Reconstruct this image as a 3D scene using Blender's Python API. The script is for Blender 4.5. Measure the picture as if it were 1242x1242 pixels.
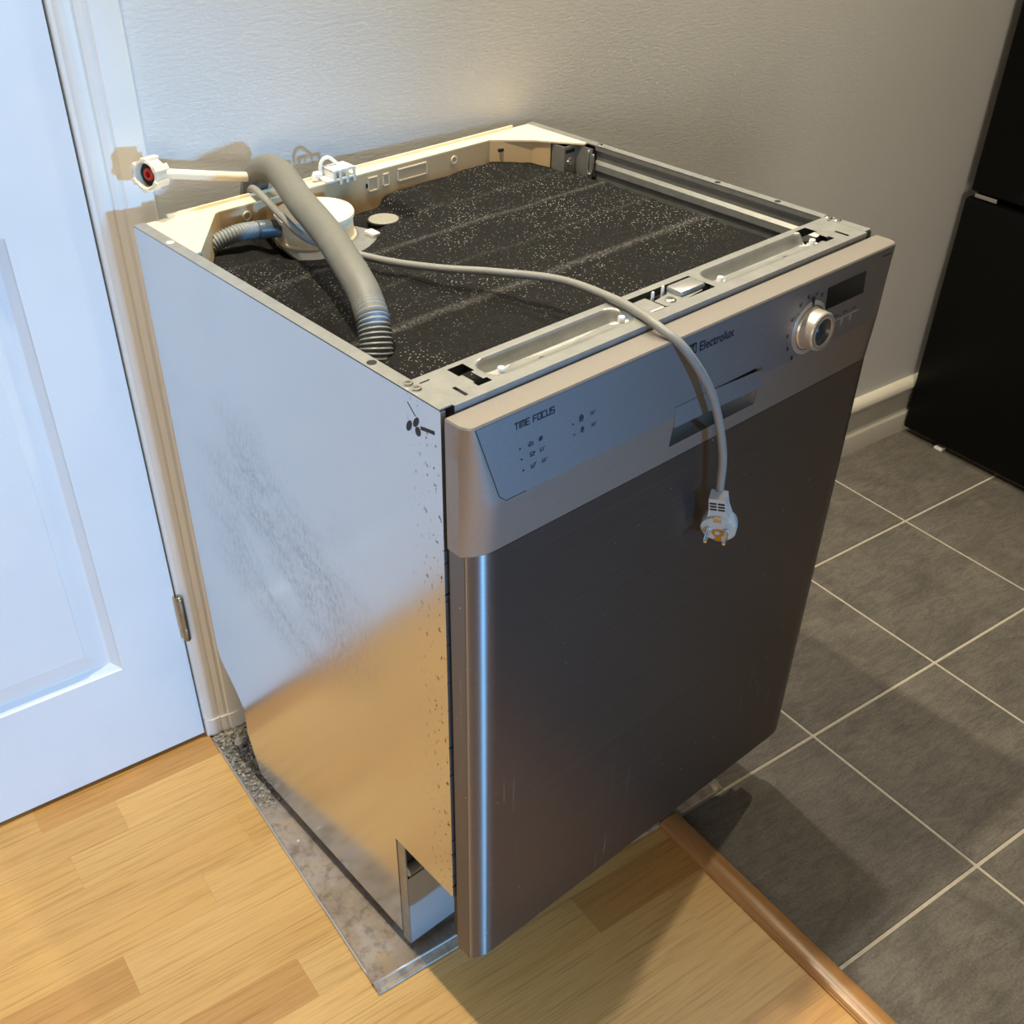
import bpy, bmesh, math, random
from mathutils import Vector, Matrix, noise
from mathutils.geometry import tessellate_polygon

for o in list(bpy.data.objects):
    bpy.data.objects.remove(o, do_unlink=True)
S = bpy.context.scene
C = S.collection
R = random.Random(7)
PI = math.pi

# ------------------------------------------------------------------ camera
cam_d = bpy.data.cameras.new('camera')
cam = bpy.data.objects.new('camera', cam_d)
C.objects.link(cam)
cr = Vector((0.8301, -0.5576, -0.0071)); cu = Vector((0.3429, 0.5003, 0.7950)); cf = Vector((0.4397, 0.6624, -0.6065))
M = Matrix((cr.normalized(), cu.normalized(), (-cf).normalized())).transposed().to_4x4()
M.translation = Vector((-0.3987, -0.6414, 1.2874))
cam.matrix_world = M
cam_d.sensor_fit = 'HORIZONTAL'
cam_d.sensor_width = 36.0
cam_d.lens = 38.0764
cam_d.shift_x = 0.04225
cam_d.shift_y = 0.04272
cam_d.clip_start = 0.02
S.camera = cam

# ------------------------------------------------------------------ world + light
S.view_settings.view_transform = 'Standard'
S.view_settings.look = 'None'
S.view_settings.exposure = 0.08
S.view_settings.gamma = 1.0
S.view_settings.use_curve_mapping = False
W = bpy.data.worlds.new('world')
S.world = W
W.use_nodes = True
W.node_tree.nodes['Background'].inputs[0].default_value = (0.92, 0.96, 1.0, 1)
W.node_tree.nodes['Background'].inputs[1].default_value = 0.10

def spot(name, loc, aim, power, col, size, blend, radius):
    d = bpy.data.lights.new(name, 'SPOT')
    d.energy = power; d.color = col; d.spot_size = math.radians(size); d.spot_blend = blend
    d.shadow_soft_size = radius
    o = bpy.data.objects.new(name, d)
    C.objects.link(o)
    o.location = loc
    o.rotation_euler = (Vector(aim) - Vector(loc)).to_track_quat('-Z', 'Y').to_euler()
    return o
WARM = (1.0, 0.885, 0.62)
spot('ceiling_spot_c', (-0.06, 0.46, 2.45), (-0.10, 0.36, 0), 130, WARM, 110, 0.5, 0.022)
spot('ceiling_spot_a', (0.62, 0.48, 2.45), (0.62, 0.36, 0), 68, (1.0, 0.93, 0.80), 62, 0.9, 0.022)
spot('ceiling_spot_b', (1.40, 0.33, 2.45), (1.40, 0.25, 0), 52, WARM, 125, 0.5, 0.022)
spot('warm_fill_light', (-1.9, -3.2, 1.10), (-0.2, 0.6, 0.55), 128, (1.0, 0.90, 0.80), 100, 0.6, 0.55)  # unseen warm fill, added to brighten the door casing
spot('cool_spot', (0.50, -4.2, 1.10), (-0.72, 0.6, 0.42), 740, (0.17, 0.52, 1.0), 32, 0.85, 0.10)


# ------------------------------------------------------------------ materials
def nodes(name):
    m = bpy.data.materials.new(name)
    m.use_nodes = True
    nt = m.node_tree
    return m, nt, nt.nodes['Principled BSDF']
def link(nt, a, b): nt.links.new(a, b)
def N(nt, t, **kw):
    n = nt.nodes.new(t)
    for k, v in kw.items(): setattr(n, k, v)
    return n
def ramp(nt, fac, stops):
    r = N(nt, 'ShaderNodeValToRGB')
    e = r.color_ramp.elements
    while len(e) < len(stops): e.new(0.5)
    for i, (p, c) in enumerate(stops):
        e[i].position = p
        e[i].color = (c[0], c[1], c[2], 1) if not isinstance(c, (int, float)) else (c, c, c, 1)
    link(nt, fac, r.inputs[0])
    return r.outputs[0]
def tex_noise(nt, vec, scale, detail=4, rough=0.55, dist=0.0):
    n = N(nt, 'ShaderNodeTexNoise')
    n.inputs['Scale'].default_value = scale
    n.inputs['Detail'].default_value = detail
    n.inputs['Roughness'].default_value = rough
    n.inputs['Distortion'].default_value = dist
    if vec is not None: link(nt, vec, n.inputs['Vector'])
    return n.outputs['Fac']
def mapping(nt, vec, scale=(1, 1, 1), loc=(0, 0, 0)):
    m = N(nt, 'ShaderNodeMapping')
    m.inputs['Scale'].default_value = scale
    m.inputs['Location'].default_value = loc
    link(nt, vec, m.inputs['Vector'])
    return m.outputs[0]
def mix(nt, a, b, fac, mode='MIX'):
    m = N(nt, 'ShaderNodeMix', data_type='RGBA', blend_type=mode)
    if isinstance(fac, (int, float)): m.inputs[0].default_value = fac
    else: link(nt, fac, m.inputs[0])
    for s, v in ((6, a), (7, b)):
        if isinstance(v, tuple): m.inputs[s].default_value = (v[0], v[1], v[2], 1)
        else: link(nt, v, m.inputs[s])
    return m.outputs[2]
def bump(nt, h, strength, dist, bsdf):
    b = N(nt, 'ShaderNodeBump')
    b.inputs['Strength'].default_value = strength
    b.inputs['Distance'].default_value = dist
    link(nt, h, b.inputs['Height'])
    link(nt, b.outputs[0], bsdf.inputs['Normal'])
def coord(nt, kind='Object'):
    return N(nt, 'ShaderNodeTexCoord').outputs[kind]
def simple(name, col, rough=0.5, metal=0.0, var=0.06, scale=40, bmp=0.0, spec=None):
    m, nt, b = nodes(name)
    v = coord(nt)
    f = tex_noise(nt, v, scale)
    lo = tuple(max(0, c * (1 - var)) for c in col); hi = tuple(min(1, c * (1 + var)) for c in col)
    link(nt, ramp(nt, f, [(0.3, lo), (0.7, hi)]), b.inputs['Base Color'])
    b.inputs['Roughness'].default_value = rough
    b.inputs['Metallic'].default_value = metal
    if spec is not None: b.inputs['Specular IOR Level'].default_value = spec
    if bmp: bump(nt, f, bmp, 0.001, b)
    return m

def mat_wall():
    m, nt, b = nodes('wall_paint')
    v = coord(nt)
    g = mapping(nt, v, (45, 45, 130))
    f = tex_noise(nt, g, 2.2, 4, 0.55, 0.5)
    c = tex_noise(nt, v, 2.5, 3)
    link(nt, ramp(nt, c, [(0.3, (0.68, 0.675, 0.66)), (0.7, (0.73, 0.725, 0.71))]), b.inputs['Base Color'])
    b.inputs['Roughness'].default_value = 0.65
    bump(nt, f, 0.20, 0.0013, b)
    return m
def mat_wood():
    m, nt, b = nodes('oak')
    oi = N(nt, 'ShaderNodeObjectInfo')
    geo = N(nt, 'ShaderNodeNewGeometry')
    cmb = N(nt, 'ShaderNodeCombineXYZ')
    mul = N(nt, 'ShaderNodeMath', operation='MULTIPLY'); mul.inputs[1].default_value = 37.0
    link(nt, oi.outputs['Random'], mul.inputs[0])
    link(nt, mul.outputs[0], cmb.inputs[0]); link(nt, mul.outputs[0], cmb.inputs[1])
    add = N(nt, 'ShaderNodeVectorMath', operation='ADD')
    link(nt, geo.outputs['Position'], add.inputs[0]); link(nt, cmb.outputs[0], add.inputs[1])
    g1 = mapping(nt, add.outputs[0], (2.2, 34, 1))
    g2 = mapping(nt, add.outputs[0], (7, 330, 1))
    f1 = tex_noise(nt, g1, 1.6, 5, 0.6, 1.4)
    f2 = tex_noise(nt, g2, 1.0, 3, 0.6)
    base = ramp(nt, f1, [(0.28, (0.87, 0.83, 0.74)), (0.5, (1, 1, 1)), (0.72, (1.0, 1.0, 1.0))])
    fine = ramp(nt, f2, [(0.30, (0.64, 0.56, 0.44)), (0.50, (1, 1, 1))])
    c = mix(nt, oi.outputs['Color'], base, 1.0, 'MULTIPLY')
    c = mix(nt, c, fine, 0.75, 'MULTIPLY')
    link(nt, c, b.inputs['Base Color'])
    b.inputs['Roughness'].default_value = 0.38
    bump(nt, f2, 0.25, 0.0006, b)
    return m
def mat_tile():
    m, nt, b = nodes('stone_tile')
    oi = N(nt, 'ShaderNodeObjectInfo')
    geo = N(nt, 'ShaderNodeNewGeometry')
    cmb = N(nt, 'ShaderNodeCombineXYZ')
    mul = N(nt, 'ShaderNodeMath', operation='MULTIPLY'); mul.inputs[1].default_value = 19.0
    link(nt, oi.outputs['Random'], mul.inputs[0]); link(nt, mul.outputs[0], cmb.inputs[0]); link(nt, mul.outputs[0], cmb.inputs[1])
    add = N(nt, 'ShaderNodeVectorMath', operation='ADD')
    link(nt, geo.outputs['Position'], add.inputs[0]); link(nt, cmb.outputs[0], add.inputs[1])
    f1 = tex_noise(nt, mapping(nt, add.outputs[0], (1, 1, 1)), 9, 5, 0.6, 0.8)
    g = mapping(nt, add.outputs[0], (14, 55, 1)); g.node.inputs['Rotation'].default_value = (0, 0, 0.25)
    f2 = tex_noise(nt, g, 1.2, 6, 0.7, 1.5)
    f3 = tex_noise(nt, add.outputs[0], 260, 4, 0.75)
    c = ramp(nt, f1, [(0.25, (0.098, 0.087, 0.076)), (0.6, (0.158, 0.140, 0.122)), (0.85, (0.205, 0.184, 0.160))])
    c = mix(nt, c, ramp(nt, f2, [(0.28, 0.55), (0.6, 1.05)]), 0.9, 'MULTIPLY')
    c = mix(nt, c, ramp(nt, f3, [(0.3, 0.55), (0.7, 1.25)]), 0.85, 'MULTIPLY')
    link(nt, c, b.inputs['Base Color'])
    b.inputs['Roughness'].default_value = 0.62
    bump(nt, f2, 0.35, 0.0012, b)
    return m
def mat_galv():
    m, nt, b = nodes('galvanised_sheet')
    v = coord(nt)
    st = tex_noise(nt, mapping(nt, v, (1, 5.0, 9.0)), 0.75, 4, 0.62, 0.8)      # broad oily smears
    gr = tex_noise(nt, mapping(nt, v, (1, 150, 75)), 1.4, 5, 0.7, 0.6)         # fine pitting
    cen = N(nt, 'ShaderNodeVectorMath', operation='SUBTRACT'); link(nt, v, cen.inputs[0]); cen.inputs[1].default_value = (0, 0.30, 0.53)
    sc_ = mapping(nt, cen.outputs[0], (1, 4.2, 4.6)); sc_.node.inputs['Rotation'].default_value = (0.5, 0, 0)
    ln_ = N(nt, 'ShaderNodeVectorMath', operation='LENGTH'); link(nt, sc_, ln_.inputs[0])
    blob = ramp(nt, ln_.outputs['Value'], [(0.25, 1.0), (1.0, 0.0)])
    stm = ramp(nt, st, [(0.40, 0.15), (0.62, 1.0)])
    mm_ = N(nt, 'ShaderNodeMath', operation='MULTIPLY'); link(nt, blob, mm_.inputs[0]); link(nt, stm, mm_.inputs[1])
    mask = ramp(nt, mm_.outputs[0], [(0.05, 0.0), (0.8, 0.9)])
    pits = ramp(nt, gr, [(0.36, (0.50, 0.52, 0.54)), (0.58, (0.92, 0.93, 0.94))])
    dirt = mix(nt, (1.0, 1.0, 1.0), pits, mask, 'MIX')
    # corroded specks and run marks along the front edge
    sep = N(nt, 'ShaderNodeSeparateXYZ'); link(nt, v, sep.inputs[0])
    near = N(nt, 'ShaderNodeMapRange'); near.inputs[1].default_value = 0.002; near.inputs[2].default_value = 0.055
    near.inputs[3].default_value = 1.0; near.inputs[4].default_value = 0.0
    link(nt, sep.outputs[1], near.inputs[0])
    sp = tex_noise(nt, mapping(nt, v, (1, 150, 95)), 1.3, 2, 0.5)
    spk = ramp(nt, sp, [(0.64, 0.0), (0.68, 1.0)])
    mk = N(nt, 'ShaderNodeMath', operation='MULTIPLY'); link(nt, near.outputs[0], mk.inputs[0]); link(nt, spk, mk.inputs[1])
    col = mix(nt, (0.70, 0.70, 0.69), dirt, 1.0, 'MULTIPLY')
    col = mix(nt, col, (0.10, 0.09, 0.08), mk.outputs[0])
    link(nt, col, b.inputs['Base Color'])
    b.inputs['Metallic'].default_value = 0.93
    rr = ramp(nt, mask, [(0.0, 0.185), (1.0, 0.30)])
    link(nt, rr, b.inputs['Roughness'])
    h = tex_noise(nt, mapping(nt, v, (1, 42, 30)), 1.0, 4, 0.6)
    bump(nt, h, 0.06, 0.0012, b)
    return m
def mat_galv_rail():
    m, nt, b = nodes('galvanised_rail')
    v = coord(nt)
    f = tex_noise(nt, v, 60, 4)
    link(nt, ramp(nt, f, [(0.3, (0.37, 0.375, 0.37)), (0.7, (0.45, 0.455, 0.45))]), b.inputs['Base Color'])
    b.inputs['Metallic'].default_value = 0.72
    b.inputs['Roughness'].default_value = 0.40
    bump(nt, f, 0.05, 0.001, b)
    return m
def mat_steel():
    m, nt, b = nodes('brushed_steel')
    v = coord(nt)
    br = tex_noise(nt, mapping(nt, v, (2.0, 2.0, 900)), 1.0, 2, 0.5)
    sm = tex_noise(nt, mapping(nt, v, (7, 7, 3.5)), 1.0, 5, 0.6, 1.0)
    sp = tex_noise(nt, mapping(nt, v, (230, 230, 170)), 1.0, 2, 0.5)
    spk = ramp(nt, sp, [(0.755, 0.0), (0.785, 1.0)])
    # thin drips and scratches that run downwards
    dr = tex_noise(nt, mapping(nt, v, (170, 170, 6.0)), 1.0, 3, 0.65, 0.4)
    zone = tex_noise(nt, mapping(nt, v, (5, 5, 2.0), (0.7, 0, 0.2)), 1.0, 2, 0.5)
    drm = N(nt, 'ShaderNodeMath', operation='MULTIPLY')
    link(nt, ramp(nt, dr, [(0.63, 0.0), (0.70, 1.0)]), drm.inputs[0]); link(nt, ramp(nt, zone, [(0.46, 0.0), (0.64, 0.8)]), drm.inputs[1])
    col = ramp(nt, br, [(0.3, (0.20, 0.18, 0.17)), (0.7, (0.25, 0.23, 0.22))])
    col = mix(nt, col, (0.85, 0.83, 0.80), spk)
    link(nt, col, b.inputs['Base Color'])
    b.inputs['Metallic'].default_value = 1.0
    rr = ramp(nt, sm, [(0.3, 0.345), (0.7, 0.375)])
    mx = N(nt, 'ShaderNodeMath', operation='MAXIMUM'); link(nt, rr, mx.inputs[0])
    sc = N(nt, 'ShaderNodeMath', operation='MULTIPLY'); sc.inputs[1].default_value = 0.75; link(nt, spk, sc.inputs[0])
    link(nt, sc.outputs[0], mx.inputs[1])
    link(nt, mx.outputs[0], b.inputs['Roughness'])
    b.inputs['Anisotropic'].default_value = 1.0
    tg = N(nt, 'ShaderNodeCombineXYZ'); tg.inputs[2].default_value = 1.0
    link(nt, tg.outputs[0], b.inputs['Tangent'])
    dsum_pre = N(nt, 'ShaderNodeMath', operation='MAXIMUM'); link(nt, drm.outputs[0], dsum_pre.inputs[0]); link(nt, spk, dsum_pre.inputs[1])
    b2 = N(nt, 'ShaderNodeBsdfPrincipled')
    b2.inputs['Metallic'].default_value = 1.0; b2.inputs['Roughness'].default_value = 0.58
    link(nt, mix(nt, (0.28, 0.27, 0.275), (0.9, 0.87, 0.84), dsum_pre.outputs[0]), b2.inputs['Base Color'])
    mxs = N(nt, 'ShaderNodeMixShader')
    film = N(nt, 'ShaderNodeMath', operation='MULTIPLY_ADD'); film.inputs[1].default_value = 0.65; film.inputs[2].default_value = 0.20
    dsum = N(nt, 'ShaderNodeMath', operation='MAXIMUM'); link(nt, drm.outputs[0], dsum.inputs[0]); link(nt, spk, dsum.inputs[1])
    link(nt, dsum.outputs[0], film.inputs[0]); link(nt, film.outputs[0], mxs.inputs[0])
    link(nt, b.outputs[0], mxs.inputs[1]); link(nt, b2.outputs[0], mxs.inputs[2])
    link(nt, mxs.outputs[0], nt.nodes['Material Output'].inputs[0])
    return m
def mat_satin(name, col, rough, metal):
    m, nt, b = nodes(name)
    v = coord(nt)
    f = tex_noise(nt, v, 900, 2)
    c = tuple(col)
    link(nt, ramp(nt, f, [(0.3, tuple(x * 0.93 for x in c)), (0.7, tuple(min(1, x * 1.07) for x in c))]), b.inputs['Base Color'])
    b.inputs['Metallic'].default_value = metal
    b.inputs['Roughness'].default_value = rough
    return m
def mat_felt():
    m, nt, b = nodes('bitumen_felt')
    v = coord(nt)
    f = tex_noise(nt, v, 330, 3, 0.7)
    big = tex_noise(nt, v, 14, 4, 0.6)
    vo = N(nt, 'ShaderNodeTexVoronoi'); vo.inputs['Scale'].default_value = 330; link(nt, v, vo.inputs['Vector'])
    dens = N(nt, 'ShaderNodeMapRange'); dens.inputs[1].default_value = 0.35; dens.inputs[2].default_value = 0.65
    dens.inputs[3].default_value = 0.10; dens.inputs[4].default_value = 0.27
    link(nt, big, dens.inputs[0])
    lt = N(nt, 'ShaderNodeMath', operation='LESS_THAN')
    link(nt, vo.outputs['Distance'], lt.inputs[0]); link(nt, dens.outputs[0], lt.inputs[1])
    wn = N(nt, 'ShaderNodeTexWhiteNoise'); link(nt, vo.outputs['Position'], wn.inputs['Vector'])
    gt = N(nt, 'ShaderNodeMath', operation='GREATER_THAN'); gt.inputs[1].default_value = 0.45; link(nt, wn.outputs['Value'], gt.inputs[0])
    fl = N(nt, 'ShaderNodeMath', operation='MULTIPLY'); link(nt, lt.outputs[0], fl.inputs[0]); link(nt, gt.outputs[0], fl.inputs[1])
    # dusty lines where the blanket rides over the ribs of the tub
    sep = N(nt, 'ShaderNodeSeparateXYZ'); link(nt, v, sep.inputs[0])
    tot = None
    for yy, ww, st in ((0.3650, 0.007, 0.8), (0.1985, 0.009, 1.0), (0.285, 0.005, 0.35), (0.435, 0.005, 0.3)):
        s = N(nt, 'ShaderNodeMath', operation='SUBTRACT'); s.inputs[1].default_value = yy; link(nt, sep.outputs[1], s.inputs[0])
        a = N(nt, 'ShaderNodeMath', operation='ABSOLUTE'); link(nt, s.outputs[0], a.inputs[0])
        mr = N(nt, 'ShaderNodeMapRange'); mr.inputs[1].default_value = 0.0; mr.inputs[2].default_value = ww
        mr.inputs[3].default_value = st; mr.inputs[4].default_value = 0.0; link(nt, a.outputs[0], mr.inputs[0])
        if tot is None: tot = mr.outputs[0]
        else:
            ad = N(nt, 'ShaderNodeMath', operation='ADD'); link(nt, tot, ad.inputs[0]); link(nt, mr.outputs[0], ad.inputs[1]); tot = ad.outputs[0]
    dm = N(nt, 'ShaderNodeMath', operation='MULTIPLY'); link(nt, tot, dm.inputs[0])
    link(nt, ramp(nt, f, [(0.40, 0.05), (0.62, 0.85)]), dm.inputs[1])
    c = ramp(nt, f, [(0.3, (0.003, 0.003, 0.0035)), (0.7, (0.013, 0.0125, 0.0125))])
    c = mix(nt, c, (0.11, 0.105, 0.10), dm.outputs[0])
    c = mix(nt, c, (0.30, 0.29, 0.275), fl.outputs[0])
    link(nt, c, b.inputs['Base Color'])
    b.inputs['Roughness'].default_value = 0.80
    b.inputs['Specular IOR Level'].default_value = 0.20
    bump(nt, f, 0.9, 0.0025, b)
    return m
def mat_tray():
    m, nt, b = nodes('dirty_tray')
    v = coord(nt)
    f = tex_noise(nt, v, 9, 5, 0.65, 0.8)
    g = tex_noise(nt, v, 55, 5, 0.7)
    c = ramp(nt, f, [(0.30, (0.20, 0.155, 0.125)), (0.45, (0.36, 0.27, 0.19)), (0.58, (0.42, 0.35, 0.30)), (0.72, (0.50, 0.36, 0.21))])
    c = mix(nt, c, ramp(nt, g, [(0.36, (0.40, 0.38, 0.36)), (0.5, (1, 1, 1))]), 0.65, 'MULTIPLY')
    link(nt, c, b.inputs['Base Color'])
    b.inputs['Roughness'].default_value = 0.42
    b.inputs['Metallic'].default_value = 0.15
    bump(nt, g, 0.25, 0.001, b)
    return m
def mat_threshold():
    m, nt, b = nodes('threshold_oak')
    v = coord(nt)
    f = tex_noise(nt, mapping(nt, v, (160, 6, 40)), 1.0, 4, 0.6, 0.5)
    link(nt, ramp(nt, f, [(0.3, (0.36, 0.175, 0.060)), (0.7, (0.52, 0.275, 0.105))]), b.inputs['Base Color'])
    b.inputs['Roughness'].default_value = 0.30
    return m
def mat_plastic(name, col, rough, trans=0.0):
    m, nt, b = nodes(name)
    v = coord(nt)
    f = tex_noise(nt, v, 25, 3)
    link(nt, ramp(nt, f, [(0.3, tuple(x * 0.95 for x in col)), (0.7, col)]), b.inputs['Base Color'])
    b.inputs['Roughness'].default_value = rough
    if trans:
        b.inputs['Subsurface Weight'].default_value = trans
        b.inputs['Subsurface Radius'].default_value = (0.006, 0.004, 0.002)
    return m
def mat_debris():
    m, nt, b = nodes('rubble')
    v = coord(nt)
    f = tex_noise(nt, v, 160, 4, 0.7)
    link(nt, ramp(nt, f, [(0.34, (0.06, 0.055, 0.05)), (0.50, (0.26, 0.24, 0.21)), (0.66, (0.62, 0.58, 0.53))]), b.inputs['Base Color'])
    b.inputs['Roughness'].default_value = 0.85
    return m

MAT = dict(
    wall=mat_wall(), oak=mat_wood(), tile=mat_tile(), galv=mat_galv(), rail=mat_galv_rail(), steel=mat_steel(),
    satin=mat_satin('silver_satin_paint', (0.38, 0.345, 0.32), 0.44, 0.78),
    fascia=mat_satin('fascia_foil', (0.36, 0.35, 0.36), 0.50, 0.92),
    felt=mat_felt(), tray=mat_tray(), thr=mat_threshold(), rubble=mat_debris(),
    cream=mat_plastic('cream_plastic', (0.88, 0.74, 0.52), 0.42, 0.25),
    skirt_shade=mat_plastic('shaded_cream_plastic', (0.66, 0.47, 0.26), 0.45, 0.2),  # cream plastic again, with the warm shade of the skirt in its colour
    cap=mat_plastic('ivory_cap_plastic', (0.86, 0.77, 0.60), 0.40, 0.15),
    beige=simple('grey_beige_plastic', (0.30, 0.285, 0.25), 0.5, var=0.08, scale=60),
    white=mat_plastic('white_plastic', (0.82, 0.82, 0.80), 0.40),
    doorpaint=simple('white_gloss_paint', (0.80, 0.80, 0.80), 0.28, var=0.02, scale=8),
    trimpaint=simple('cream_gloss_paint', (0.87, 0.855, 0.82), 0.30, var=0.02, scale=12),
    base=simple('baseboard_paint', (0.62, 0.58, 0.50), 0.35, var=0.03, scale=12),
    black=simple('black_plastic', (0.012, 0.012, 0.013), 0.5),
    ceil=simple('ceiling_paint', (0.80, 0.79, 0.77), 0.8, var=0.01),
    dark=simple('dark_interior', (0.03, 0.028, 0.026), 0.7),
    fridge=simple('black_fridge_enamel', (0.004, 0.004, 0.004), 0.42, var=0.02, spec=0.10),
    grout=simple('pale_grout', (0.47, 0.42, 0.355), 0.85, var=0.10, scale=120, bmp=0.2),
    slab=simple('screed', (0.10, 0.08, 0.065), 0.9, var=0.2),
    hose=simple('grey_hose_rubber', (0.160, 0.158, 0.140), 0.55, var=0.05, scale=60),
    corr=simple('blue_grey_corrugated_plastic', (0.25, 0.27, 0.29), 0.38, var=0.05, scale=60),
    collar=simple('dark_collar_plastic', (0.10, 0.12, 0.14), 0.35),
    cord=simple('grey_cord_pvc', (0.245, 0.245, 0.235), 0.48, var=0.04, scale=80),
    plug=simple('grey_plug_plastic', (0.46, 0.48, 0.49), 0.42, var=0.04, scale=80),
    chrome=simple('nickel', (0.78, 0.76, 0.72), 0.2, 1.0, var=0.02),
    brass=simple('brass', (0.72, 0.45, 0.16), 0.25, 1.0, var=0.05),
    bronze=simple('aged_brass', (0.34, 0.29, 0.20), 0.35, 0.85, var=0.2, scale=90),
    red=simple('red_seal', (0.62, 0.05, 0.03), 0.4),
    ink=simple('dark_print', (0.012, 0.013, 0.03), 0.5),
    glass=simple('dark_display_glass', (0.008, 0.009, 0.009), 0.12, var=0.02),
    lcd=simple('display_segment', (0.13, 0.14, 0.12), 0.4),
    knobcap=simple('knob_cap', (0.05, 0.06, 0.065), 0.25, 0.4),
    knob=mat_satin('knob_silver', (0.62, 0.57, 0.50), 0.36, 0.65),
    line=simple('pale_line', (0.55, 0.52, 0.47), 0.35, 0.4),
    plinth=simple('plinth_steel', (0.55, 0.56, 0.58), 0.35, 0.55, var=0.04, scale=10),
    crumb=simple('white_crumb', (0.75, 0.72, 0.66), 0.7),
)

# ------------------------------------------------------------------ mesh helpers
def mk(name, verts, faces, mat, parent=None, smooth=False, angle=None):
    me = bpy.data.meshes.new(name)
    me.from_pydata([tuple(v) for v in verts], [], [tuple(f) for f in faces])
    bm = bmesh.new(); bm.from_mesh(me)
    bmesh.ops.remove_doubles(bm, verts=bm.verts, dist=1e-6)
    bmesh.ops.recalc_face_normals(bm, faces=bm.faces)
    bm.to_mesh(me); bm.free()
    me.materials.append(MAT[mat] if isinstance(mat, str) else mat)
    if smooth:
        me.polygons.foreach_set('use_smooth', [True] * len(me.polygons))
        if angle: 
            try: me.set_sharp_from_angle(angle=math.radians(angle))
            except Exception: pass
    o = bpy.data.objects.new(name, me)
    C.objects.link(o)
    if parent: o.parent = parent
    return o
class G:
    """collects geometry of ONE part"""
    def __init__(s): s.v = []; s.f = []
    def add(s, v, f):
        n = len(s.v); s.v += [Vector(x) for x in v]; s.f += [tuple(i + n for i in q) for q in f]; return s
    def build(s, name, mat, parent=None, smooth=False, angle=None): return mk(name, s.v, s.f, mat, parent, smooth, angle)
    def box(s, a, b, bev=0.0):
        x0, y0, z0 = a; x1, y1, z1 = b
        if bev <= 0:
            v = [(x, y, z) for z in (z0, z1) for (x, y) in ((x0, y0), (x1, y0), (x1, y1), (x0, y1))]
            return s.add(v, [(0, 3, 2, 1), (4, 5, 6, 7), (0, 1, 5, 4), (1, 2, 6, 5), (2, 3, 7, 6), (3, 0, 4, 7)])
        bm = bmesh.new()
        bmesh.ops.create_cube(bm, size=1)
        for q in bm.verts: q.co = Vector((x0 + (q.co.x + .5) * (x1 - x0), y0 + (q.co.y + .5) * (y1 - y0), z0 + (q.co.z + .5) * (z1 - z0)))
        bmesh.ops.bevel(bm, geom=list(bm.edges), offset=bev, segments=2, affect='EDGES', profile=0.5)
        bm.verts.index_update()
        s.add([q.co.copy() for q in bm.verts], [[q.index for q in f.verts] for f in bm.faces]); bm.free()
        return s
    def prism(s, poly, fn, d0, d1):
        """poly: list of 2D pts; fn(a,b,d)->3D"""
        n = len(poly)
        v = [fn(a, b, d0) for a, b in poly] + [fn(a, b, d1) for a, b in poly]
        t = tessellate_polygon([[Vector((a, b, 0)) for a, b in poly]])
        f = [tuple(q) for q in t] + [tuple(i + n for i in reversed(q)) for q in t]
        f += [(i, (i + 1) % n, (i + 1) % n + n, i + n) for i in range(n)]
        return s.add(v, f)
    def lathe(s, prof, mat4, seg=32, cap=True):
        v = []; f = []
        for r, h in prof:
            for k in range(seg):
                a = 2 * PI * k / seg
                v.append(mat4 @ Vector((r * math.cos(a), r * math.sin(a), h)))
        m = len(prof)
        for i in range(m - 1):
            for k in range(seg):
                k2 = (k + 1) % seg
                f.append((i * seg + k, i * seg + k2, (i + 1) * seg + k2, (i + 1) * seg + k))
        if cap:
            f.append(tuple(range(seg))[::-1]); f.append(tuple((m - 1) * seg + k for k in range(seg)))
        return s.add(v, f)
    def tube(s, pts, rad, seg=16, cap=True, flat=1.0):
        P = [Vector(p) for p in pts]
        n = len(P)
        rr = rad if callable(rad) else (lambda i: rad)
        T = [((P[min(i + 1, n - 1)] - P[max(i - 1, 0)]).normalized()) for i in range(n)]
        up = Vector((0, 0, 1)) if abs(T[0].z) < 0.9 else Vector((1, 0, 0))
        nrm = (up - T[0] * up.dot(T[0])).normalized()
        v = []; f = []
        for i in range(n):
            nrm = (nrm - T[i] * nrm.dot(T[i])).normalized()
            bn = T[i].cross(nrm)
            for k in range(seg):
                a = 2 * PI * k / seg
                v.append(P[i] + (nrm * math.cos(a) + bn * math.sin(a) * flat) * rr(i))
        for i in range(n - 1):
            for k in range(seg):
                k2 = (k + 1) % seg
                f.append((i * seg + k, i * seg + k2, (i + 1) * seg + k2, (i + 1) * seg + k))
        if cap:
            f.append(tuple(range(seg))[::-1]); f.append(tuple((n - 1) * seg + k for k in range(seg)))
        return s.add(v, f)
def spline(pts, step=0.004):
    P = [Vector(p) for p in pts]
    P = [P[0] * 2 - P[1]] + P + [P[-1] * 2 - P[-2]]
    out = []
    for i in range(1, len(P) - 2):
        a, b, c, d = P[i - 1:i + 3]
        n = max(2, int((c - b).length / step))
        for k in range(n):
            t = k / n
            out.append(0.5 * ((2 * b) + (c - a) * t + (2 * a - 5 * b + 4 * c - d) * t * t + (3 * b - a - 3 * c + d) * t ** 3))
    out.append(P[-2])
    return out
def resample(P, step):
    out = [P[0].copy()]; acc = 0.0
    for a, b in zip(P[:-1], P[1:]):
        d = (b - a).length; pos = 0.0
        while acc + (d - pos) >= step:
            pos += step - acc; acc = 0.0
            out.append(a.lerp(b, pos / d))
        acc += d - pos
    return out
def axis_matrix(loc, z, up=(0, 0, 1)):
    z = Vector(z).normalized(); u = Vector(up); 
    y = (u - z * u.dot(z))
    if y.length < 1e-4: y = Vector((0, 1, 0))
    y.normalize(); x = y.cross(z)
    m = Matrix((x, y, z)).transposed().to_4x4(); m.translation = Vector(loc)
    return m
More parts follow.
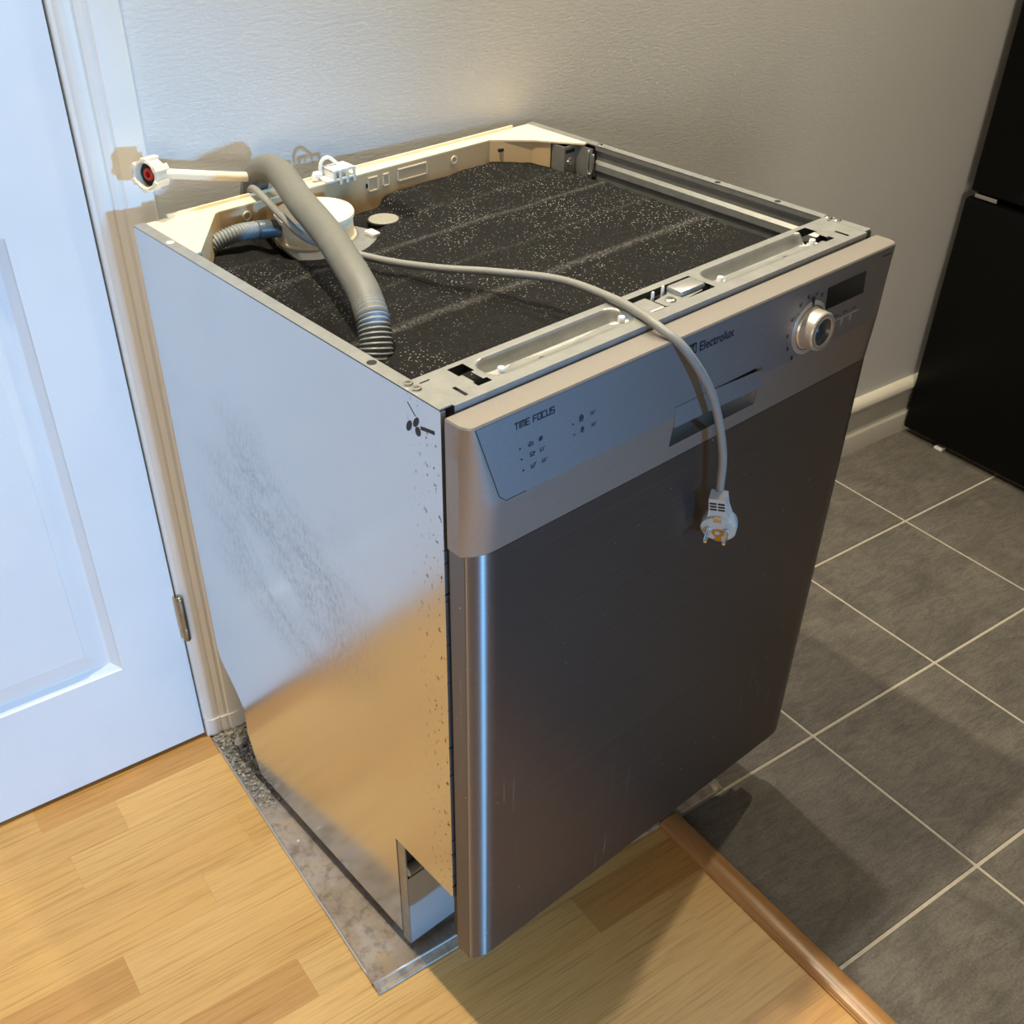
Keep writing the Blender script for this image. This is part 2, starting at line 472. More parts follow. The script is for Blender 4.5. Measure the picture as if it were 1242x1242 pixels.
def empty(name, loc=(0, 0, 0), rz=0.0):
    o = bpy.data.objects.new(name, None); C.objects.link(o)
    o.location = loc; o.rotation_euler = (0, 0, rz); o.empty_display_size = 0.05
    return o
def tag(o, label, cat, group=None, kind=None):
    o['label'] = label; o['category'] = cat
    if group: o['group'] = group
    if kind: o['kind'] = kind
    return o
def struct(o, label=None, cat=None):
    o['kind'] = 'structure'
    if label: o['label'] = label
    if cat: o['category'] = cat
    return o

# ================================================================== SETTING (room axes, metres, floor top z = 0)
YW = 0.616
floor = mk('floor', *(lambda g: (g.v, g.f))(G().box((-2.2, -5.0, -0.12), (2.9, YW + 0.1, -0.012))), 'slab')
struct(floor, 'oak strip parquet meeting dark grey square floor tiles', 'floor')

# parquet strips -----------------------------------------------------------
unit = G().box((0, 0, -0.012), (1, 1, 0))
unit_o = unit.build('parquet_strip', 'oak')
unit_me = unit_o.data; bpy.data.objects.remove(unit_o)
TONES = [(0.72, 0.415, 0.135), (0.69, 0.395, 0.122), (0.74, 0.44, 0.150), (0.705, 0.405, 0.13), (0.75, 0.45, 0.155), (0.58, 0.30, 0.085)]
ROW = 0.0655; ROW0 = 0.1015
CUTX, CUTY, PX1 = -0.0770, 0.0600, 0.4000
known = {5: (-0.338, 1, 2), 3: (-0.193, 1, 2), 2: (-0.330, 5, 2), 0: (-0.141, 5, 4), -1: (0.062, 2, 1), -2: (0.215, 3, 5), 4: (-0.52, 0, 3), 1: (-0.43, 3, 0), 6: (-0.25, 0, 4)}
def strip(x0, x1, y0, y1, tone):
    if x1 - x0 < 0.004 or y1 - y0 < 0.004: return
    o = bpy.data.objects.new('parquet_strip', unit_me); C.objects.link(o); o.parent = floor
    g = 0.00006
    o.location = (x0 + g, y0 + g, 0); o.scale = (x1 - x0 - 2 * g, y1 - y0 - 2 * g, 1)
    k = R.uniform(0.95, 1.05)
    o.color = (tone[0] * k, tone[1] * k, tone[2] * k, 1)
for row in range(-30, 8):
    y0 = ROW0 + row * ROW; y1 = y0 + ROW
    y1 = min(y1, YW + 0.02)
    if row in known:
        jx, tl, tr = known[row]
    else:
        jx, tl, tr = R.uniform(-0.6, 0.3), R.randrange(6), R.randrange(5)
    cuts = [jx]
    x = jx
    segs = []
    while x > -1.6:
        L = R.uniform(0.36, 0.52); segs.insert(0, (x - L, x, TONES[tl] if x == jx else TONES[R.randrange(6)])); x -= L
    x = jx; first = True
    while x < PX1:
        L = R.uniform(0.40, 0.55); segs.append((x, x + L, TONES[tr] if first else TONES[R.randrange(6)])); x += L; first = False
    for a, b, t in segs:
        b = min(b, PX1)
        if b <= a: continue
        if y0 < CUTY < y1:                                   # the row that is notched round the drip tray
            strip(a, b, y0, CUTY, t)
            strip(a, min(b, CUTX), CUTY, y1, t)
        elif y0 >= CUTY:
            strip(a, min(b, CUTX), y0, y1, t)
        else:
            strip(a, b, y0, y1, t)

# tiles ---------------------------------------------------------------------
SX, SY, TX0, TY0, GW = 0.3043, 0.3025, 0.7256, 0.0574, 0.0052
grout = G().box((0.432, -2.4, -0.012), (2.9, YW, -0.0016)).build('grout', 'grout', floor)
def tile_mesh(w, h):
    o = G().box((0, 0, -0.011), (w, h, 0.0), 0.0012).build('tile', 'tile'); m = o.data; bpy.data.objects.remove(o); return m
cache = {}
for i in range(-1, 8):
    for j in range(-8, 2):
        a = max(TX0 + i * SX + GW / 2, 0.436); b = TX0 + (i + 1) * SX - GW / 2
        c = TY0 + j * SY + GW / 2; d = min(TY0 + (j + 1) * SY - GW / 2, YW + 0.004)
        if b - a < 0.01 or d - c < 0.01: continue
        key = (round(b - a, 4), round(d - c, 4))
        if key not in cache: cache[key] = tile_mesh(*key)
        o = bpy.data.objects.new('tile', cache[key]); C.objects.link(o); o.parent = floor
        o.location = (a, c, 0)

# threshold strip ------------------------------------------------------------
g = G()
prof = [(0.3995, -0.004), (0.3995, 0.003)] + [(0.4185 - 0.018 * math.cos(t), 0.0035 + 0.0065 * math.sin(t)) for t in [PI * k / 10 for k in range(11)]] + [(0.4375, 0.003), (0.4375, -0.004)]
g.prism(prof, lambda a, b, d: (a, d, b), -2.3, 0.0600)
struct(g.build('trim_2', 'thr', None, True, 35), 'rounded oak threshold strip between parquet and tiles', 'threshold')

# back wall, baseboard, casing ----------------------------------------------------
g = G()
g.box((-0.045, YW, -0.01), (2.9, YW + 0.09, 2.6))
g.box((-2.2, YW, 2.06), (-0.045, YW + 0.09, 2.6))
g.box((-2.2, YW, -0.01), (-0.905, YW + 0.09, 2.06))
g.box((-0.905, YW + 0.06, -0.01), (-0.045, YW + 0.09, 2.06))  # added backing behind the door, keeps light out of its gaps
struct(g.build('wall_back', 'wall'), 'light grey textured painted wall behind the dishwasher', 'wall')
struct(G().box((2.80, -5.0, -0.01), (2.9, YW, 2.6)).build('wall_right', 'wall'), 'grey painted side wall beyond the black fridge', 'wall')
struct(G().box((-2.3, -5.0, -0.01), (-2.2, YW + 0.09, 2.6)).build('wall_left', 'wall'), 'grey painted wall on the left', 'wall')
struct(G().box((-2.3, -5.1, -0.01), (2.9, -5.0, 2.6)).build('wall_front', 'wall'), 'grey painted wall behind the camera', 'wall')
struct(G().box((-2.3, -5.1, 2.5), (2.9, YW + 0.09, 2.6)).build('ceiling', 'ceil'), 'plain white ceiling', 'ceiling')
y = YW
bprof = [(y, 0.0), (y - 0.020, 0.0), (y - 0.020, 0.043), (y - 0.0185, 0.049), (y - 0.0130, 0.0575), (y - 0.0120, 0.060),
         (y - 0.0120, 0.090), (y - 0.0155, 0.0935), (y - 0.0155, 0.0975), (y - 0.0130, 0.0990), (y - 0.0130, 0.1050), (y - 0.0175, 0.1070), (y - 0.0200, 0.1120),
         (y - 0.0190, 0.1185), (y - 0.0150, 0.1245), (y - 0.0080, 0.1285), (y - 0.003, 0.130), (y, 0.130)]
g = G(); g.prism(bprof, lambda a, b, d: (d, a, b), -0.004, 2.80)
struct(g.build('baseboard_back', 'base', None, True, 28), 'cream moulded baseboard under the grey wall', 'baseboard')
cprof = [(-0.0800, YW), (-0.0800, 0.6075), (-0.0785, 0.6055), (-0.0745, 0.6045), (-0.0715, 0.6015), (-0.068, 0.6000), (-0.0575, 0.5995), (-0.0560, 0.6025), (-0.0545, 0.5995),
         (-0.0480, 0.5975), (-0.0430, 0.5985), (-0.0400, 0.5965), (-0.0130, 0.5960), (-0.0085, 0.5975), (-0.0060, 0.6015), (-0.0050, YW)]
trim = empty('trim_1', (-0.04, YW, 0))
g = G(); g.prism(cprof, lambda a, b, d: (a + 0.04, b - YW, d), 0.036, 2.12)
g.build('casing_board', 'trimpaint', trim, True, 25)
pl = [(a + (0.0 if i in (0, 1, 2, len(cprof) - 1) else 0.0), b - (0.0 if b == YW else 0.0022)) for i, (a, b) in enumerate(cprof)]
g = G(); g.prism(pl, lambda a, b, d: (a + 0.04, b - YW, d), 0.0, 0.0355)
g.build('plinth_block', 'trimpaint', trim, True, 25)
g = G(); g.prism([(-cx - 0.0, b) for cx, b in cprof], lambda a, b, d: (a - 0.868 , b - YW, d), 0.0, 2.12)
struct(trim, 'cream moulded door casing beside the dishwasher', 'door frame')

# door ------------------------------------------------------------------------------
door = empty('door_1', (-0.083, 0.607, 0))
DW_, DH = 0.80, 2.04
def dpt(x, z, d): return (x, d, z)          # d: depth behind the face
def panel_rings(x0, x1, z0, z1):
    rings = [(0.0, 0.0), (0.0015, 0.0022), (0.0120, 0.0095), (0.0170, 0.0100), (0.0185, 0.0090), (0.0440, 0.0030), (0.0460, 0.0016)]
    V = []; F = []
    for off, dep in rings:
        V += [dpt(x0 + off, z0 + off, dep), dpt(x1 - off, z0 + off, dep), dpt(x1 - off, z1 - off, dep), dpt(x0 + off, z1 - off, dep)]
    for i in range(len(rings) - 1):
        for k in range(4):
            k2 = (k + 1) % 4; F.append((4 * i + k, 4 * i + k2, 4 * i + 4 + k2, 4 * i + 4 + k))
    n = 4 * (len(rings) - 1); F.append((n, n + 1, n + 2, n + 3))
    return V, F
PXa, PXb = -DW_ + 0.098, -0.096
P1 = (0.198, 0.846); P2 = (0.985, 1.93)
g = G()
def rect(x0, x1, z0, z1): g.add([dpt(x0, z0, 0), dpt(x1, z0, 0), dpt(x1, z1, 0), dpt(x0, z1, 0)], [(0, 1, 2, 3)])
zb = 0.0085
rect(-DW_, PXa, zb, DH); rect(PXb, 0, zb, DH)
rect(PXa, PXb, zb, P1[0]); rect(PXa, PXb, P1[1], P2[0]); rect(PXa, PXb, P2[1], DH)
g.add([dpt(-DW_, zb, 0), dpt(0, zb, 0), dpt(0, DH, 0), dpt(-DW_, DH, 0), dpt(-DW_, zb, .04), dpt(0, zb, .04), dpt(0, DH, .04), dpt(-DW_, DH, .04)],
      [(0, 1, 5, 4), (1, 2, 6, 5), (2, 3, 7, 6), (3, 0, 4, 7), (4, 5, 6, 7)])
g.build('door_leaf', 'doorpaint', door)
for z0, z1 in (P1, P2):
    g = G(); g.add(*panel_rings(PXa, PXb, z0, z1)); g.build('door_panel', 'doorpaint', door)
for hz in (0.213, 1.75):
    hg = G()
    hg.lathe([(0.0, 0.0), (0.0052, 0.0006), (0.0056, 0.002), (0.0056, 0.0225), (0.0048, 0.0235), (0.0048, 0.0245), (0.0060, 0.0255), (0.0060, 0.0780), (0.0052, 0.0800), (0.0030, 0.0820), (0.0, 0.0825)],
             axis_matrix((0.0035, -0.0095, hz), (0, 0, 1), (0, 1, 0)), 20, False)
    h = hg.build('hinge', 'bronze', door, True, 40); h['label'] = 'aged brass barrel hinge'
struct(door, 'white panelled door with a brass barrel hinge', 'door')

# ================================================================== FRIDGE
fr = empty('fridge', (1.612, 0.29, 0))
fx = 0.0
g = G().box((0.0, -0.295, 0.016), (0.058, 0.302, 0.543), 0.006); g.build('freezer_door', 'fridge', fr, True, 30)
g = G().box((0.0, -0.295, 0.556), (0.058, 0.295, 1.78), 0.006); g.build('refrigerator_door', 'fridge', fr, True, 30)
g = G().box((0.062, -0.300, 0.016), (0.62, 0.300, 1.78), 0.004); g.build('body', 'fridge', fr, True, 30)
g = G().box((0.004, 0.235, 0.545), (0.05, 0.285, 0.5535), 0.0012); h = g.build('door_hinge', 'chrome', fr); h['label'] = 'steel hinge plate between the two black doors'
for yy in (0.25, -0.25):
    g = G().lathe([(0.018, 0.0), (0.018, 0.012), (0.008, 0.014), (0.008, 0.02)], axis_matrix((0.05, yy, 0), (0, 0, 1), (0, 1, 0)), 16)
    g.build('foot', 'black', fr)
g = G().box((0.003, 0.196, 0.0), (0.018, 0.216, 0.006), 0.001); h = g.build('spacer_wedge', 'white', fr); h['label'] = 'small white wedge under the door'
tag(fr, 'tall matte black fridge freezer standing on tiles at right', 'fridge')

# ================================================================== DRIP TRAY, RUBBLE, CRUMBS
tray = empty('drip_tray', (0.22, 0.33, 0))
ox, oy = -0.22, -0.33
tx0, tx1, ty0, ty1 = -0.0775, 0.528, 0.0590, 0.596
g = G()
# cross-section along y (front lip) swept in x, slightly wavy left edge
NX = 60
def tray_prof(x):
    return [(ty0, 0.0008), (ty0 + 0.003, 0.0020), (ty0 + 0.009, 0.0030), (ty0 + 0.0115, 0.0055), (ty0 + 0.0140, 0.0065), (ty0 + 0.0165, 0.0052), (ty0 + 0.019, 0.0028), (ty0 + 0.05, 0.0014), (0.20, 0.0012), (0.35, 0.0012), (0.48, 0.0012), (ty1, 0.0012)]
V = []; F = []
npf = len(tray_prof(0))
for i in range(NX + 1):
    t = i / NX; x = tx0 + (tx1 - tx0) * t
    for k, (yy, zz) in enumerate(tray_prof(x)):
        xx = x
        if i == 0: xx += 0.0008 * noise.noise(Vector((yy * 22, 3.1, 0)))
        if i == 1: zz = max(zz, 0.0012)
        V.append((xx + ox, yy + oy, zz + (0.0003 * noise.noise(Vector((x * 30, yy * 30, 0))) if 0 < i < NX else 0)))
n1 = len(V)
for i in range(NX):
    for k in range(npf - 1):
        F.append((i * npf + k, (i + 1) * npf + k, (i + 1) * npf + k + 1, i * npf + k + 1))
g.add(V, F)
tb = g.build('tray_sheet', 'tray', tray, True)
md = tb.modifiers.new('thickness', 'SOLIDIFY'); md.thickness = 0.0009; md.offset = 1
# turned-up left edge bead
pts = [(tx0 + ox + 0.0015 + 0.0012 * noise.noise(Vector((yy * 14, 8.8, 0))), yy + oy, 0.0016) for yy in [0.085 + 0.5 * k / 14 for k in range(15)]]
G().tube(spline(pts, 0.02), 0.0016, 8).build('edge_bead', 'line', tray, True)
pts = [(tx0 + ox + 0.001, ty0 + 0.0140 + oy, 0.0070), (tx1 + ox - 0.001, ty0 + 0.0140 + oy, 0.0070)]
G().tube(spline(pts, 0.05), 0.0017, 8).build('front_bead', 'line', tray, True)
tag(tray, 'stained brown drip tray lying under the dishwasher', 'tray')

def pebble(g, c, r):
    bm = bmesh.new(); bmesh.ops.create_icosphere(bm, subdivisions=1, radius=1)
    sx, sy, sz = r * R.uniform(.7, 1.4), r * R.uniform(.7, 1.4), r * R.uniform(.3, .7)
    a = R.uniform(0, PI); ca, sa = math.cos(a), math.sin(a)
    c = (c[0], c[1], 0.0021 + 1.15 * sz)
    vs = []
    for q in bm.verts:
        k = R.uniform(.75, 1.2); x, yv, z = q.co.x * sx * k, q.co.y * sy * k, q.co.z * sz * k
        vs.append((c[0] + x * ca - yv * sa, c[1] + x * sa + yv * ca, c[2] + z))
    bm.verts.index_update()
    g.add(vs, [[q.index for q in f.verts] for f in bm.faces]); bm.free()
g = G()
for k in range(900):
    t = R.random() ** 1.35
    yy = 0.590 - t * 0.175
    x0_ = -0.0735; x1_ = 0.020 - 0.05 * t
    xx = x0_ + (x1_ - x0_) * R.random() ** (1.0 if t < 0.5 else 1.3)
    pebble(g, (xx, yy, 0.0042), R.uniform(0.0010, 0.0046) * (1.15 - 0.65 * t))
rb = g.build('plaster_rubble', 'rubble')
tag(rb, 'grey plaster rubble and dust at the foot of the door casing', 'rubble', kind='stuff')
for nm, c, r, lab in (('plaster_chip', (-0.046, 0.558, 0.0065), 0.0075, 'largest pale plaster chip lying in the grey rubble'),
                      ('white_crumb', (-0.054, 0.333, 0.0042), 0.0034, 'round white crumb on the bare middle of the drip tray')):
    g = G(); pebble(g, c, r); tag(g.build(nm, 'crumb'), lab, 'crumb')

# ================================================================== DISHWASHER
H = 0.8577
D = 0.5345
Wd = 0.596
dw = empty('dishwasher', (0, 0, 0), 0.10839)
tag(dw, 'built-under stainless steel dishwasher without worktop, hoses and cord on top', 'dishwasher')

# --- side panels (sheet with toe cut-out and rear notch, flange folded inwards on top)
side_poly = [(0.0, H), (0.0, 0.2175), (0.1085, 0.2175), (0.1085, 0.0265), (0.463, 0.0265), (0.484, 0.098), (0.481, 0.150), (0.496, 0.176), (0.5295, 0.2155), (D, 0.235), (D, H)]
def side(xo, xi, fl0, fl1, label=None):
    g = G()
    g.prism(side_poly, lambda a, b, d: (d, a, b), xo, xi)
    G().box((min(fl0, fl1), 0.0, H - 0.0012), (max(fl0, fl1), D, H + 0.0001)).build('top_flange', 'rail', dw)
    g.box((min(xo, xi), -0.0016, 0.2175), (max(xo, xi) + (0.004 if xo < 0.3 else 0), 0.0, H - 0.002))
    o = g.build('side_panel', 'galv', dw)
    return o
sp = side(0.0, 0.0011, 0.0, 0.0135)
side(Wd, Wd - 0.0011, Wd, Wd - 0.0115)
# inner lip of the flanges
G().box((0.0123, 0.055, H - 0.012), (0.0135, 0.42, H)).build('flange_lip', 'rail', dw)
# right inner side wall: long pressed channel
g = G()
pr = [(Wd - 0.0115, H), (Wd - 0.0115, H - 0.006), (Wd - 0.0085, H - 0.0095), (Wd - 0.0080, H - 0.019), (Wd - 0.0115, H - 0.023), (Wd - 0.0120, H - 0.031), (Wd - 0.009, H - 0.036), (Wd - 0.009, H - 0.06), (Wd - 0.0065, H - 0.06), (Wd - 0.0065, H)]
g.prism(pr, lambda a, b, d: (a, d, b), 0.055, 0.402)
g.build('inner_side_channel', 'rail', dw, True, 30)
# screws, holes on the flanges
def screw(x, yy, z, r=0.0047, par=dw):
    g = G().lathe([(r, 0.0), (r, 0.0008), (r * .82, 0.0017), (r * .42, 0.0019), (r * .40, 0.0008), (0.0001, 0.0006)], axis_matrix((x, yy, z), (0, 0, 1), (0, 1, 0)), 18)
    g.build('screw', 'chrome', par, True, 40)
for sx in (0.0072, Wd - 0.0060):
    for yy in (0.0500, 0.0385): screw(sx, yy, H)
screw(Wd - 0.006, 0.40, H, 0.004)
def disc(name, x, yy, z, r, mat, h=0.0004, sy=1.0):
    g = G(); n = 20
    v = [(x + r * math.cos(2 * PI * k / n), yy + sy * r * math.sin(2 * PI * k / n), z + h) for k in range(n)]
    v2 = [(a, b, z - 0.0002) for a, b, c in v]
    g.add(v + v2, [tuple(range(n)), tuple(range(n, 2 * n))[::-1]] + [(k, (k + 1) % n, (k + 1) % n + n, k + n) for k in range(n)])
    return g.build(name, mat, dw)
disc('flange_hole', 0.0070, 0.1005, H, 0.0045, 'black')
disc('flange_hole', 0.0070, 0.4625, H, 0.0042, 'white')['label'] = 'white plastic stud in the flange'
disc('flange_hole', Wd - 0.006, 0.205, H, 0.0036, 'black')
disc('flange_hole', Wd - 0.006, 0.118, H, 0.0036, 'black')

# --- front rail: pressed sheet with two troughs, slots and an opening for the latch
RX0, RX1, RY0, RY1 = 0.0135, Wd - 0.0115, -0.0030, 0.0545
def sd_rrect(x, yy, cx, cy, hx, hy, r):
    qx, qy = abs(x - cx) - hx + r, abs(yy - cy) - hy + r
    return math.hypot(max(qx, 0), max(qy, 0)) + min(max(qx, qy), 0) - r
def sstep(a, b, t):
    t = max(0, min(1, (t - a) / (b - a))); return t * t * (3 - 2 * t)
def rail_z(x, yy):
    z = 0.0
    for x0, x1, flip in ((0.070, 0.246, 1), (0.362, 0.535, -1)):
        cx, cy = (x0 + x1) / 2, 0.0285
        d = sd_rrect(x, yy, cx, cy, (x1 - x0) / 2, 0.0165, 0.014)
        deep = 0.0120 * sstep(0.0015, -0.0070, d)
        # raised shelf along the front half, cut back round the pegs at the ends
        e = min(x - x0, x1 - x)
        lim = 0.027 + 0.003 * math.sin(e * 60)
        if e < 0.035: lim -= 0.014 * (1 - e / 0.035)
        shelf = sstep(lim + 0.0025, lim - 0.0025, yy)
        z -= deep * (1 - 0.72 * shelf)
    return z
def in_slot(x, yy):
    for sgn in (1, -1):
        u = x if sgn == 1 else Wd - 0.002 - x
        if 0.0470 < u < 0.0645 and 0.033 < yy < 0.0485: return True
        if 0.0525 < u < 0.0620 and 0.0165 < yy <= 0.033: return True
        if 0.0500 < u < 0.0640 and 0.0105 < yy <= 0.0165: return True
        if 0.0305 < u < 0.0335 and 0.0045 < yy < 0.0215: return True
    if 0.262 < x < 0.352 and 0.0115 < yy < 0.0465: return True
    return False
nx, ny = 300, 40
xs = [RX0 + (RX1 - RX0) * i / nx for i in range(nx + 1)]; ys = [RY0 + (RY1 - RY0) * j / ny for j in range(ny + 1)]
V = [(x, yy, H - 0.0002 + rail_z(x, yy)) for x in xs for yy in ys]
F = []
for i in range(nx):
    for j in range(ny):
        if in_slot((xs[i] + xs[i + 1]) / 2, (ys[j] + ys[j + 1]) / 2): continue
        F.append((i * (ny + 1) + j, (i + 1) * (ny + 1) + j, (i + 1) * (ny + 1) + j + 1, i * (ny + 1) + j + 1))
g = G(); g.add(V, F)
# folded front face and rear lip
for yy, dz in ((RY0, 0.020), (RY1, 0.014)):
    g.add([(RX0, yy, H - 0.0002), (RX1, yy, H - 0.0002), (RX1, yy, H - dz), (RX0, yy, H - dz)], [(0, 1, 2, 3)])
fr_rail = g.build('front_rail', 'rail', dw, True, 40)
for q in (0.0, 1.0):   # joint seam where rail meets the flange
    xx = 0.0155 if q == 0 else Wd - 0.0145
    G().box((xx, 0.044, H - 0.0004), (xx + 0.010, 0.0452, H + 0.0003)).build('seam', 'dark', dw)
G().box((RX0 + 0.002, 0.0, H - 0.040), (RX1 - 0.002, 0.0525, H - 0.020)).build('rail_backing', 'black', dw)
def peg(x, yy):
    z0 = H - 0.010
    G().lathe([(0.0034, 0), (0.0034, 0.010), (0.0030, 0.0112), (0.0001, 0.0114)], axis_matrix((x, yy, z0), (0, 0, 1), (0, 1, 0)), 14).build('peg', 'white', dw, True, 40)
    G().box((x - 0.011, yy - 0.0042, z0 + 0.001), (x + 0.012, yy + 0.003, z0 + 0.0045), 0.001).build('peg_base', 'white', dw)
for px, py in ((0.0840, 0.0205), (0.2330, 0.0225), (0.3720, 0.0215), (0.5210, 0.0210)): peg(px, py)
disc('flange_hole', 0.128, 0.0165, H - 0.0040, 0.0042, 'black', 0.001, 0.45)
disc('flange_hole', 0.470, 0.0165, H - 0.0040, 0.0042, 'black', 0.001, 0.45)
# --- door latch in the middle of the rail
latch = G().box((0.262, 0.0115, H - 0.0150), (0.352, 0.0465, H - 0.0110)).build('latch', 'black', dw)
G().box((0.254, 0.0130, H - 0.0100), (0.283, 0.0395, H - 0.0005), 0.002).build('latch_cover', 'rail', latch)
g = G()
poly = [(0.2860, 0.0150), (0.3005, 0.0125), (0.3400, 0.0170), (0.3560, 0.0320), (0.3440, 0.0450), (0.3190, 0.0440), (0.3080, 0.0335), (0.2860, 0.0300)]
g.prism(poly, lambda a, b, d: (a, b, d), H - 0.0100, H - 0.0020)
g.build('latch_plate', 'rail', latch)
G().box((0.3115, 0.0190, H - 0.004), (0.3480, 0.0400, H + 0.0035), 0.0035).build('latch_housing', 'rail', latch, True, 40)
screw(0.2990, 0.0215, H - 0.0020, 0.0058, latch)
for px, py in ((0.2905, 0.0365), (0.3080, 0.0395)):
    G().lathe([(0.0016, 0), (0.0016, 0.013), (0.0012, 0.0138), (0.0001, 0.014)], axis_matrix((px, py, H - 0.010), (0, 0, 1), (0, 1, 0)), 10).build('latch_pin', 'white', latch, True, 40)
for px in (0.262, 0.281):
    G().box((px + 0.008, -0.0045, H - 0.0150), (px + 0.0105, -0.0030, H - 0.0085), 0.0004).build('latch_tab', 'white', latch)

# --- rear cream plastic rail with wide corner gussets
ZR = H - 0.0005
rear_poly = [(0.0135, D - 0.002), (0.0135, 0.4195), (0.0195, 0.4195), (0.0220, 0.4230), (0.0870, 0.5090), (0.0930, 0.5120), (0.4980, 0.5120), (0.5080, 0.5040), (0.5420, 0.4720), (0.5760, 0.4240), (0.5800, 0.4180), (0.5840, 0.4180), (Wd - 0.0115, 0.4220), (Wd - 0.0115, D - 0.002)]
g = G(); g.prism(rear_poly, lambda a, b, d: (a, b, d), ZR - 0.0022, ZR)
# upstand at the very back, inner skirt following the inside edge
g.box((0.040, D - 0.0035, ZR - 0.01), (Wd - 0.04, D - 0.0005, ZR + 0.0035))
inn = [(0.0220, 0.4230), (0.0870, 0.5090), (0.0930, 0.5120), (0.4980, 0.5120), (0.5420, 0.4760), (0.5560, 0.4560)]
rear = g.build('rear_rail', 'cream', dw, True, 25)
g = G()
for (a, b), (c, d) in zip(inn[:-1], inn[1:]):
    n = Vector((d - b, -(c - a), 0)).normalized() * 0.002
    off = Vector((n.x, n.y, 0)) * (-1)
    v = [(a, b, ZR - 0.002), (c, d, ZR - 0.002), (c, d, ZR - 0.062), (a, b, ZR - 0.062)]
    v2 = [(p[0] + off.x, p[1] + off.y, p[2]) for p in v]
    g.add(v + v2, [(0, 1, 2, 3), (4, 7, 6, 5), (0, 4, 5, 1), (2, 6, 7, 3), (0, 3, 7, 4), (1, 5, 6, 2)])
sk = g.build('inner_skirt', 'skirt_shade', rear); sk['label'] = 'inner wall of the cream rear rail, warm shade painted into its colour'
G().box((0.0012, D - 0.0018, 0.24), (Wd - 0.0012, D - 0.0006, ZR - 0.003)).build('back_sheet', 'rail', dw)
# moulded boxes and ring marks on the skirt
for x0, x1, z0, z1 in ((0.299, 0.315, 0.833, 0.850), (0.322, 0.332, 0.835, 0.850), (0.345, 0.392, 0.836, 0.851)):
    g = G(); t = 0.0012
    for a, b, c, d in ((x0, x1, z0, z0 + t), (x0, x1, z1 - t, z1), (x0, x0 + t, z0, z1), (x1 - t, x1, z0, z1)): g.box((a, 0.5110, c), (b, 0.5122, d))
    g.build('moulded_frame', 'cream', rear)
def ring_on(x, yy, z, r, par, mat, ax=(0, -1, 0), t=0.0011):
    m = axis_matrix((x, yy, z), ax)
    G().lathe([(r, 0), (r, t), (r - 0.0016, t), (r - 0.0016, 0)], m, 20, False).build('moulded_ring', mat, par)
ring_on(0.128, 0.5120, 0.8440, 0.0055, rear, 'cap'); ring_on(0.437, 0.5120, 0.8440, 0.0050, rear, 'cap')
G().box((0.296, 0.5112, 0.8385), (0.2995, 0.5121, 0.8435)).build('skirt_slot', 'black', rear)
G().box((0.5050, 0.5035, 0.8425), (0.5190, 0.5000, 0.8460)).build('skirt_slot', 'black', rear)
# metal corner bracket, rear right
g = G()
g.box((0.5580, 0.4330, H - 0.048), (0.5592, 0.4560, H - 0.004))
g.box((0.5580, 0.4318, H - 0.048), (0.5800, 0.4330, H - 0.004))
g.box((0.5788, 0.4020, H - 0.048), (0.5800, 0.4330, H - 0.004))
br = g.build('corner_bracket', 'rail', dw)
m = axis_matrix((0.5685, 0.4318, H - 0.024), (0, -1, 0))
G().lathe([(0.0060, 0), (0.0060, 0.001), (0.0048, 0.0022), (0.0030, 0.0022), (0.0026, 0.0006), (0.0001, 0.0006)], m, 18).build('screw', 'chrome', br, True, 40)
G().box((0.5600, 0.4305, H - 0.0125), (0.5755, 0.4316, H - 0.0080)).build('bracket_slot', 'black', br)
pts = [(0.5785, 0.4075, H - 0.006), (0.5770, 0.4075, H - 0.030), (0.5775, 0.4055, H - 0.036), (0.5800, 0.4020, H - 0.034), (0.5800, 0.4005, H - 0.010)]
G().tube(spline(pts, 0.003), 0.0014, 8).build('bracket_hook', 'rail', br, True)

# --- insulation blanket
ix0, ix1, iy0, iy1 = 0.0120, Wd - 0.0080, 0.050, 0.511
nx, ny = 150, 120
def in_hole(x, yy):
    return 0.0 if not (0.2440 < x < 0.3160 and 0.4370 < yy) else 1.0
def ins_z(x, yy):
    z = 0.8225 + 0.0022 * noise.noise(Vector((x * 16, yy * 16, 1.3))) + 0.0012 * noise.noise(Vector((x * 60, yy * 60, 4.0)))
    for yc, hgt, w in ((0.365, 0.0022, 0.012), (0.1985, 0.0022, 0.013), (0.285, 0.0012, 0.012)):
        z += hgt * math.exp(-((yy - yc) / w) ** 2) * sstep(0.08, 0.16, x)
    # rolls down at left, front and along the rear-left machine parts
    z -= 0.030 * sstep(0.060, 0.016, x)
    z -= 0.014 * sstep(0.075, 0.052, yy)
    z -= 0.020 * sstep(Wd - 0.030, Wd - 0.010, x)
    # bulge at the rear beside the vent recess, shallow dip over the machine parts
    z += 0.006 * math.exp(-((x - 0.345) / 0.02) ** 2 - ((yy - 0.470) / 0.03) ** 2)
    z += 0.005 * sstep(0.33, 0.40, x) * sstep(0.44, 0.50, yy)
    d = max(abs(x - 0.28) - 0.036, abs(yy - 0.480) - 0.045)
    z -= 0.011 * sstep(0.006, -0.004, d)
    e = math.hypot(x - 0.188, (yy - 0.464))
    z -= 0.012 * sstep(0.085, 0.050, e)
    return z
V = []; F = []
for i in range(nx + 1):
    for j in range(ny + 1):
        x = ix0 + (ix1 - ix0) * i / nx; yy = iy0 + (iy1 - iy0) * j / ny
        V.append((x, yy, ins_z(x, yy)))
for i in range(nx):
    for j in range(ny):
        F.append((i * (ny + 1) + j, (i + 1) * (ny + 1) + j, (i + 1) * (ny + 1) + j + 1, i * (ny + 1) + j + 1))
g = G(); g.add(V, F)
ins = g.build('insulation_blanket', 'felt', dw, True)
